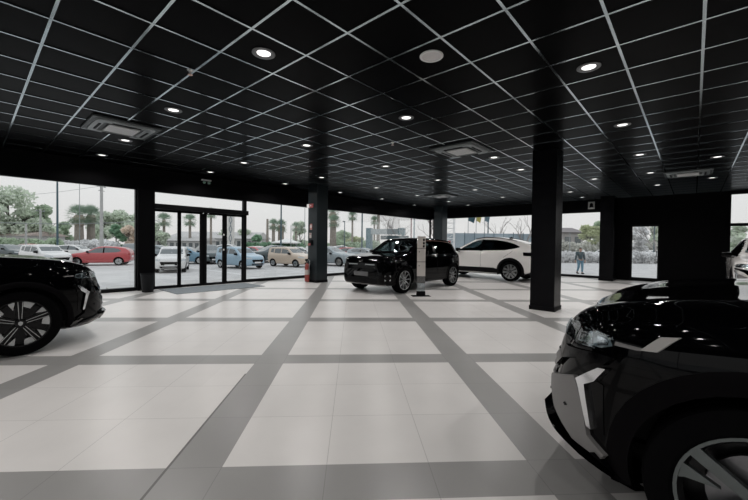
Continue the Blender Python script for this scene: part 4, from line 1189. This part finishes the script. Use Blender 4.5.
tree(655, 222, 0, 60, 18, F_euc, 'grey-green tree seen through the narrow door, right side', .2, 14, 1800)
tree(738, 224, 0, 52, 26, F_euc, 'grey-green tree seen through the two-light window', .15, 14, 2200)
palm(79, 205, 58, 2.9, .62, 'fat-trunked fan palm, left one of the pair')
palm(91, 205.5, 60, 2.8, .58, 'fat-trunked fan palm, right one of the pair')
palm(190, 214, 62, 1.9, .22, 'slim palm seen through the second door leaf')
palm(211, 208, 60, 1.5, .18, 'very tall palm seen through the third door leaf')
palm(164, 213, 66, 2.2, .25, 'palm seen through the first door leaf')
palm(273.5, 219, 64, 1.7, .28, 'palm just left of the lamp post beyond the beige car')
palm(281, 219.5, 66, 2.0, .55, 'stout palm right of the lamp post beyond the beige car')
palm(296, 222, 70, 1.7, .22, 'small palm beside the extinguisher pillar')
palm(333, 206, 52, 1.7, .42, 'stout tall palm right of the extinguisher pillar')
palm(334, 215, 50, 1.5, .35, 'lower palm in front of the stout tall palm')
palm(352.5, 211, 64, 1.5, .18, 'slender palm between the two lamp posts')
palm(374.5, 216, 60, 1.3, .16, 'slender palm above the teal gateway')
palm(378.5, 204, 66, 1.4, .3, 'palm trunk rising above the teal gateway')
bare_tree(392, 212, 55, 34, 'pale leafless tree behind the teal gateway')
bare_tree(398, 218, 50, 24, 'pale leafless tree right of the teal gateway')
bare_tree(440, 196, 36, 60, 'leafless tree behind the far corner pillar')
bare_tree(528, 206, 40, 60, 'leafless tree beside the thick black pillar')
bare_tree(500, 216, 60, 30, 'pale leafless tree above the white fastback')
bare_tree(655, 206, 44, 40, 'leafless tree seen through the narrow door')
hedge('hedge', 2, 54, 237.5, 0, 50, F_green, 'green hedge behind the parked cars at far left', n=5000, size=.22, dep=1.4)
hedge('hedge', 58, 112, 239, 0, 54, F_pale, 'pale dry hedge below the fat palms', n=5000, size=.22, dep=1.3)
hedge('hedge', 249, 300, 240, 0, 56, F_dark, 'dark hedge beyond the cars right of the entrance', n=4500, size=.22, dep=1.2)
hedge('hedge', 326, 375, 240, 0, 58, F_green, 'green hedge beyond the silver-grey car', n=4000, size=.22, dep=1.4)
hedge('hedge', 553, 680, 250.5, 0, 41, F_pale, 'pale twiggy hedge behind the walking person', n=9000, size=.13, dep=.9)
hedge('reed_bank', 548, 700, 240.5, 0, 58, foliage_mat('reed_stalks', (.28, .28, .26), .2), 'grey-green reed bank beyond the pale hedge', n=9000, size=.22, dep=1.3)

# ---- poles, wires
def pole(name, px, ytop, D, r, m, label, cat='pole', arm=None, group=None, ybase=None):
    t = survey(px, ytop, D); H = t.z-G
    e = empty(name, (t.x, t.y, G), label=label, cat=cat, group=group)
    bm = bmesh.new(); mtube(bm, [(0, 0, 0), (0, 0, H)], [r*1.15, r*.8], 12); mlathe(bm, [(0, 0), (r*2.2, 0), (r*2.2, .06), (r*1.1, .1), (0, .1)], 12)
    fin(bm, 'shaft', m, e, True, angle=40)
    if arm == 'lamp':
        bm = bmesh.new(); mtube(bm, [(0, 0, H-.05), (-.3, .25, H+.05), (-.7, .55, H+.08)], r*.5, 6); fin(bm, 'arm', m, e)
        bm = bmesh.new(); mbox(bm, (-.85, .68, H+.07), (.55, .3, .1), rz=-.7, bev=.03); fin(bm, 'lamp_head', m, e)
    elif arm == 'cross':
        bm = bmesh.new(); mbox(bm, (0, 0, H-.35), (.1, 1.5, .1), rz=PHI); mbox(bm, (0, 0, H-.9), (.08, 1.0, .08), rz=PHI)
        fin(bm, 'crossarm', M_greyp, e)
        for k in (-.6, 0, .6):
            bm = bmesh.new(); mlathe(bm, [(0, 0), (.05, 0), (.06, .08), (.03, .16), (0, .16)], 8, Matrix.Translation((-math.sin(PHI)*k, math.cos(PHI)*k, H-.30))); fin(bm, 'insulator', M_greyp, e)
    return e
pole('lamp_post', 57.3, 176, 38, .095, M_teal, 'dark teal lamp post crossing the left window', 'lamp post', 'lamp', 'lamp posts')
pole('utility_pole', 101.5, 184, 48, .20, M_concrete, 'thick pale utility pole right of the fat palms', arm='cross')
pole('utility_pole', 40.5, 209, 56, .17, M_concrete, 'short concrete pole before the green tree', arm='cross')
pole('utility_pole', 26, 224, 34, .09, M_concrete, 'slim pale post behind the white car at left')
pole('lamp_post', 79.5, 178, 44, .035, M_greyp, 'hair-thin grey mast before the left fat palm', 'pole')
pole('lamp_post', 281.3, 197, 46, .10, M_teal, 'teal lamp post above the beige small car', 'lamp post', None, 'lamp posts')
pole('lamp_post', 267.5, 219, 58, .20, M_bark, 'thick brownish post left of the palm trunks', 'pole')
pole('lamp_post', 344.7, 221.5, 44, .06, M_teal, 'slim lamp post in front of the yellow-green bush', 'lamp post', 'lamp', 'lamp posts')
pole('lamp_post', 362.3, 208, 44, .10, M_teal, 'tall lamp post left of the teal gateway', 'lamp post', 'lamp', 'lamp posts')
pole('flagpole', 411.5, 203, 34, .055, mat('dark_red_pole', (.16, .03, .035), .5), 'dark red flagpole above the black hatchback', 'flagpole')
pole('flagpole', 414.6, 203, 35, .075, mat('pale_blue_pole', (.36, .43, .46), .4), 'pale grey-blue flagpole next to the dark red one', 'flagpole')
pole('lamp_post', 488.5, 205, 42, .07, M_teal, 'teal pole above the white fastback', 'pole')
pole('lamp_post', 305, 200, 60, .05, M_greyp, 'thin mast next to the extinguisher pillar', 'pole')
pole('lamp_post', 291, 225, 50, .05, M_greyp, 'thin mast beside the white tent', 'pole')
pole('lamp_post', 570, 232, 50, .05, M_greyp, 'thin post left of the walking person', 'pole')
pole('lamp_post', 654.5, 226, 44, .06, M_teal, 'teal post seen through the narrow door', 'pole')
def wire(pa, pb, D1, D2, label, r=.02):
    a = survey(*pa, D1); b = survey(*pb, D2); bm = bmesh.new()
    pts = [a.lerp(b, t/8)-Vector((0, 0, .5*math.sin(PI*t/8))) for t in range(9)]
    mtube(bm, pts, r, 5); tag(fin(bm, 'overhead_wire', M_greyp), label, 'wire', 'overhead wires')
wire((-40, 221), (160, 220), 48, 60, 'overhead wire crossing in front of the trees at left', .045)
wire((-40, 196), (101, 186), 50, 48, 'thin overhead wire rising to the pale utility pole', .02)
wire((101, 186), (230, 181), 48, 70, 'thin overhead wire right of the pale utility pole', .02)

# ---- buildings
def building(name, pxa, pxb, ytop, D, dep, m_wall, label, roof=None, yeave=None, win=0, D2=None, m_win=None):
    a = survey(pxa, ytop, D); b = survey(pxb, ytop, D2 or D)
    rz = math.atan2(b.y-a.y, b.x-a.x); L = math.hypot(b.x-a.x, b.y-a.y)
    e = empty(name, (a.x, a.y, G), rz, label=label, cat='building')
    H = (survey(pxa, yeave, D).z if yeave else a.z)-G
    box('wall', (0, 0, 0), (L, dep, H), m_wall, e)
    if roof:
        T = a.z-G; bm = bmesh.new()
        mprism(bm, [(-.5, H-.05), (dep/2, T), (dep+.5, H-.05)], -.5, L+.5, 'yz')
        fin(bm, 'roof', roof, e)
    for i in range(win):
        x = L*(i+.5)/win
        box('window', (x-L/win*.3, -.04, H*.40), (x+L/win*.3, .02, H*.80), m_win or M_outglass, e)
    return e
M_roof = mat('pinkish_roof', (.42, .35, .32), .8, var=(2, .15)); M_roof2 = mat('pale_roof', (.46, .45, .44), .8, var=(2, .1))
building('roadside_house', -8, 24, 229.5, 60, 8, M_wall_o, 'low house with pinkish roof at the left picture edge', M_roof, 235, 5)
building('long_house', 168, 252, 230.5, 74, 12, M_wall_o, 'long low white house with pale roof beyond the entrance door', M_roof2, 237.5, 16)
building('low_house', 150, 200, 236, 60, 6, M_wall_o, 'small white house front seen through the first two door leaves', M_roof2, 240, 8)
M_panel = mat('blue_grey_panel', (.25, .31, .35), .5, var=(.6, .1))
e = building('panel_hall', 452, 540, 233, 40, 8, M_panel, 'long blue-grey panel hall behind the white fastback')
for i in range(9):
    box('panel_joint', (i*1.08+.3, -.03, 0), (i*1.08+.36, 0, 3.3), M_teal, e)
building('distant_house', 563, 583, 226.5, 72, 10, mat('dull_wall', (.30, .28, .27), .8), 'dull grey house left of the yellow-green tree', mat('dull_roof', (.20, .18, .18), .8), 232, 2)
# teal showroom gateway
a = survey(366, 228, 52); b = survey(404, 228, 50)
e = empty('gateway', (a.x, a.y, G), math.atan2(b.y-a.y, b.x-a.x), label='teal metal gateway above the bonnet of the black hatchback', cat='gateway')
L = math.hypot(b.x-a.x, b.y-a.y); Z = a.z-G
box('left_post', (0, 0, 0), (.75, .8, Z), M_teal2 if 'M_teal2' in globals() else mat('gateway_teal', (.12, .20, .23), .5), e)
box('top_beam', (.75, 0, Z-.9), (L-.8, .8, Z-.15), mat('gateway_pale', (.36, .40, .41), .5), e)
box('sign_box', (L-.85, 0, Z-.95), (L, .8, Z), MATS['gateway_teal'], e)
box('right_post', (L-.4, .2, 0), (L-.1, .6, Z-.95), MATS['gateway_teal'], e)
a = survey(381, 235.5, 44)
e = empty('flat_canopy', (a.x, a.y, G), PHI, label='dark flat canopy just above the roof of the black hatchback', cat='canopy')
box('roof_slab', (0, 0, a.z-G-.45), (3.4, 3, a.z-G), mat('canopy_dark', (.07, .10, .11), .5), e, .03)
box('support', (1.0, 1, 0), (1.25, 1.25, a.z-G-.45), M_teal, e); box('support', (2.8, 1, 0), (3.05, 1.25, a.z-G-.45), M_teal, e)
# white tent
t = survey(287, 237.5, 56)
e = empty('pointed_tent', (t.x, t.y, G), PHI, label='pointed white tent beyond the beige small car', cat='tent')
H = t.z-G; bm = bmesh.new()
for (x, y) in ((-1, -1), (1, -1), (1, 1), (-1, 1)): pass
N = 10; rings = []
for j in range(N):
    t_ = j/(N-1); s_ = 1.9*(1-t_)**1.5; rings.append([bm.verts.new((x*s_, y*s_, H*.72+(H*.28)*t_)) for x, y in ((-1, -1), (1, -1), (1, 1), (-1, 1))] if j < N-1 else [bm.verts.new((0, 0, H))])
for p, q in zip(rings, rings[1:]):
    for i in range(4):
        if len(q) == 1: bm.faces.new((p[i], p[(i+1) % 4], q[0]))
        else: bm.faces.new((p[i], p[(i+1) % 4], q[(i+1) % 4], q[i]))
M_tent = mat('tent_canvas', (.72, .71, .69), .8)
me = bpy.data.meshes.new('canopy'); bm.to_mesh(me); bm.free(); link('canopy', me, M_tent, e)
box('valance', (-1.9, -1.9, H*.66), (1.9, 1.9, H*.72), M_tent, e)
for x, y in ((-1.85, -1.85), (1.85, -1.85), (1.85, 1.85), (-1.85, 1.85)): box('leg', (x-.05, y-.05, 0), (x+.05, y+.05, H*.66), M_greyp, e)
# patterned totem with lozenges
a = survey(231.0, 215, 46)
e = empty('totem_sign', (a.x, a.y, G), PHI, label='tall white totem with grey lozenge pattern seen through the right door leaf', cat='sign')
H = a.z-G
box('panel', (-.42, -.12, 0), (.42, .12, H), mat('totem_white', (.62, .61, .58), .5), e, .01)
bm = bmesh.new(); k = int(H/1.15)
for i in range(k+1):
    z = H-.65-i*1.15
    if z < .4: break
    o_ = [(0, z+.60), (.22, z), (0, z-.60), (-.22, z)]; i_ = [(0, z+.40), (.14, z), (0, z-.40), (-.14, z)]
    for j in range(4):
        q = [o_[j], o_[(j+1) % 4], i_[(j+1) % 4], i_[j]]; mprism(bm, q, -.15, -.121, 'xz')
fin(bm, 'lozenge_pattern', mat('totem_grey', (.16, .20, .23), .5), e)
# white lattice mast and flags at the rear window
a = survey(450.5, 205, 38); H = a.z-G
e = empty('lattice_mast', (a.x, a.y, G), PHI, label='white lattice mast beside the far corner pillar', cat='mast')
bm = bmesh.new()
for x in (-.42, .42):
    for y in (-.3, .3): mtube(bm, [(x, y, 0), (x, y, H)], .05, 6)
fin(bm, 'uprights', M_white, e)
bm = bmesh.new()
for i in range(int(H/.55)):
    z = .3+i*.55; mtube(bm, [(-.42, -.3, z), (.42, -.3, z)], .035, 5); mtube(bm, [(-.42, -.3, z), (.42, -.3, z+.5)], .025, 5); mtube(bm, [(-.42, .3, z), (.42, .3, z)], .035, 5)
fin(bm, 'rungs', M_white, e)
box('red_plate', (-.3, -.38, 1.9), (.0, -.34, 2.3), M_redsign, e)
for px, col, lb, w in ((468.5, (.06, .13, .16), 'dark teal flag above the roof of the white fastback', .5), (476.5, (.50, .45, .16), 'yellow flag right of the dark teal flag', .35), (485, (.20, .28, .32), 'grey-blue flag near the teal pole', .35)):
    a = survey(px, 206, 41); H = a.z-G
    e = empty('flag', (a.x, a.y, G), PHI, label=lb, cat='flag', group='flags behind the rear window')
    bm = bmesh.new(); mtube(bm, [(0, 0, 0), (0, 0, H+.4)], .035, 8); fin(bm, 'flagpole', M_greyp, e, True)
    bm = bmesh.new(); rows_ = []
    for i in range(9):
        t_ = i/8; z = H-1.7*t_; row = [bm.verts.new((.04+w*2*s_*(1-.35*t_), .10*math.sin(5*s_+3*t_), z-.25*s_)) for s_ in (0, .25, .5, .75, 1)]
        rows_.append(row)
    for p, q in zip(rows_, rows_[1:]):
        for i in range(4): bm.faces.new((p[i], p[i+1], q[i+1], q[i]))
    r = bmesh.ops.solidify(bm, geom=bm.faces[:], thickness=.01)
    fin(bm, 'cloth', mat('flag_%d' % int(px), col, .7), e, True)

# ---- walking person
def skin_mesh(name, joints, edges, m, parent, sub=2, root=0):
    me = bpy.data.meshes.new(name); me.from_pydata([j[:3] for j in joints], edges, []); o = bpy.data.objects.new(name, me); COL.objects.link(o)
    sk = o.modifiers.new('s', 'SKIN'); sk.use_smooth_shade = True
    for i, j in enumerate(joints):
        r = j[3]; r = r if isinstance(r, tuple) else (r, r)
        me.skin_vertices[0].data[i].radius = r; me.skin_vertices[0].data[i].use_root = (i == root)
    sb = o.modifiers.new('u', 'SUBSURF'); sb.levels = sub; sb.render_levels = sub
    dg = bpy.context.evaluated_depsgraph_get(); dg.update()
    out = bpy.data.meshes.new_from_object(o.evaluated_get(dg)); bpy.data.objects.remove(o); out.name = name
    for p in out.polygons: p.use_smooth = True
    return link(name, out, m, parent)
g = survey(580, 273.2, 24.3)
P = empty('person', (g.x, g.y, G), heading(-.1, -1), label='person in dark jacket and blue jeans walking outside the rear window', cat='person')
M_skin = mat('skin', (.42, .25, .19), .6); M_jacket = mat('jacket', (.05, .075, .085), .75); M_jeans = mat('jeans', (.13, .24, .31), .8); M_hair = mat('hair', (.03, .025, .022), .8)
# x forward, y left
J = [(0, 0, .98, (.09, .07)), (0, 0, 1.18, (.09, .065)), (0, 0, 1.38, (.12, .075)), (.01, 0, 1.47, .06), (.02, 0, 1.53, .055), (.03, 0, 1.62, (.075, .09)), (.03, 0, 1.71, (.065, .08)),
     (0, .19, 1.41, .065), (-.03, .25, 1.15, .05), (.08, .27, .93, .038), (.11, .26, .86, .036), (.12, .255, .80, .028),
     (0, -.19, 1.41, .065), (.02, -.27, 1.15, .05), (-.04, -.30, .92, .038), (-.05, -.30, .85, .036), (-.05, -.295, .79, .028),
     (0, .10, .90, .07), (.10, .10, .50, .055), (.10, .09, .10, .04), (.12, .09, .05, .04), (.22, .10, .04, .035),
     (0, -.10, .90, .07), (.02, -.10, .50, .055), (-.20, -.09, .14, .04), (-.19, -.09, .08, .04), (-.10, -.09, .03, .035)]
E_ = [(0, 1), (1, 2), (2, 3), (3, 4), (4, 5), (5, 6), (2, 7), (7, 8), (8, 9), (9, 10), (10, 11), (2, 12), (12, 13), (13, 14), (14, 15), (15, 16), (0, 17), (17, 18), (18, 19), (19, 20), (20, 21), (0, 22), (22, 23), (23, 24), (24, 25), (25, 26)]
for s_, b0 in ((1, 11), (-1, 16)):
    bx, by, bz = J[b0][:3]
    for k in range(4):
        i0 = len(J); fy = (k-1.5)*.02
        J.append((bx+fy, by, bz-.03, .009)); J.append((bx+fy*1.1+.005, by-s_*.008, bz-.06-.006*(k in (1, 2)), .008)); J.append((bx+fy*1.1+.008, by-s_*.02, bz-.085-.006*(k in (1, 2)), .007))
        E_ += [(b0, i0), (i0, i0+1), (i0+1, i0+2)]
    i0 = len(J); J.append((bx+.04, by-s_*.01, bz+.01, .010)); J.append((bx+.055, by-s_*.02, bz-.025, .009)); E_ += [(b0-1, i0), (i0, i0+1)]
skin_mesh('body', J, E_, M_skin, P)
JJ = [(0, 0, .93, (.185, .13)), (0, 0, 1.18, (.17, .125)), (0, 0, 1.40, (.19, .13)), (.01, 0, 1.485, .085), (0, .20, 1.42, .085), (-.03, .255, 1.15, .068), (.075, .272, .92, .052), (0, -.20, 1.42, .085), (.02, -.275, 1.15, .068), (-.035, -.30, .91, .052)]
skin_mesh('jacket', JJ, [(0, 1), (1, 2), (2, 3), (2, 4), (4, 5), (5, 6), (2, 7), (7, 8), (8, 9)], M_jacket, P)
TT = [(0, 0, .98, (.165, .12)), (0, .10, .88, .105), (.10, .10, .50, .082), (.10, .09, .11, .062), (0, -.10, .88, .105), (.02, -.10, .50, .082), (-.195, -.09, .15, .062)]
skin_mesh('trousers', TT, [(0, 1), (1, 2), (2, 3), (0, 4), (4, 5), (5, 6)], M_jeans, P)
skin_mesh('hair', [(.0, 0, 1.66, (.085, .095)), (.0, 0, 1.74, (.07, .085)), (.03, 0, 1.765, (.05, .07))], [(0, 1), (1, 2)], M_hair, P)
for x, y, z, ry in ((.17, .095, .045, 0), (-.15, -.09, .05, .35)):
    bm = bmesh.new(); mbox(bm, (x, y, z), (.28, .10, .085), bev=.03, ry=ry); fin(bm, 'shoe', M_darkp, P, True)
bm = bmesh.new(); mlathe(bm, [(0, .035), (.016, .0), (.012, -.02), (0, -.022)], 8, Matrix.Translation((.125, 0, 1.645))); fin(bm, 'nose', M_skin, P, True)
for s_ in (1, -1):
    bm = bmesh.new(); bmesh.ops.create_uvsphere(bm, u_segments=8, v_segments=6, radius=.012); fin(bm, 'eye', M_darkp, P, True, loc=(.108, s_*.032, 1.675))
    bm = bmesh.new(); mbox(bm, (.02, s_*.083, 1.655), (.03, .012, .055), bev=.005); fin(bm, 'ear', M_skin, P, True)
bm = bmesh.new(); mbox(bm, (.105, 0, 1.60), (.012, .05, .008), bev=.003); fin(bm, 'mouth', mat('lips', (.25, .10, .09), .6), P)

# ------------------------------------------------------------------ sky, camera, view
w = bpy.data.worlds.new('overcast'); SC.world = w; w.use_nodes = True
nt = w.node_tree; bg = nt.nodes['Background']
tc = nt.nodes.new('ShaderNodeTexCoord'); sp_ = nt.nodes.new('ShaderNodeSeparateXYZ'); rp = nt.nodes.new('ShaderNodeValToRGB')
nt.links.new(tc.outputs['Generated'], sp_.inputs[0]); nt.links.new(sp_.outputs['Z'], rp.inputs['Fac'])
rp.color_ramp.elements[0].position = 0; rp.color_ramp.elements[0].color = (.80, .77, .76, 1)
rp.color_ramp.elements[1].position = 1; rp.color_ramp.elements[1].color = (1.25, 1.3, 1.38, 1)
m_ = rp.color_ramp.elements.new(.25); m_.color = (.92, .92, .925, 1)
nt.links.new(rp.outputs['Color'], bg.inputs['Color']); bg.inputs['Strength'].default_value = 1.
cam = bpy.data.cameras.new('camera'); co = bpy.data.objects.new('camera', cam); COL.objects.link(co)
cam.sensor_width = 36; cam.sensor_fit = 'HORIZONTAL'; cam.lens = FPX/748*36; cam.clip_end = 1000; cam.clip_start = .05
Rz = Matrix.Rotation(PHI, 3, 'Z')
M3 = Matrix((RI, UP, -FW)).transposed()
co.matrix_world = Matrix.Translation((0, 0, CAMH)) @ (Rz @ M3).to_4x4()
SC.camera = co
SC.view_settings.view_transform = 'Standard'; SC.view_settings.look = 'None'; SC.view_settings.gamma = 1; SC.view_settings.exposure = 0
SC.view_settings.use_curve_mapping = False
SC.cycles.use_denoising = True
SC.cycles.max_bounces = 8; SC.cycles.diffuse_bounces = 3; SC.cycles.glossy_bounces = 4; SC.cycles.transparent_max_bounces = 16
SC.cycles.sample_clamp_indirect = 4
SC.cycles.caustics_reflective = False; SC.cycles.caustics_refractive = False
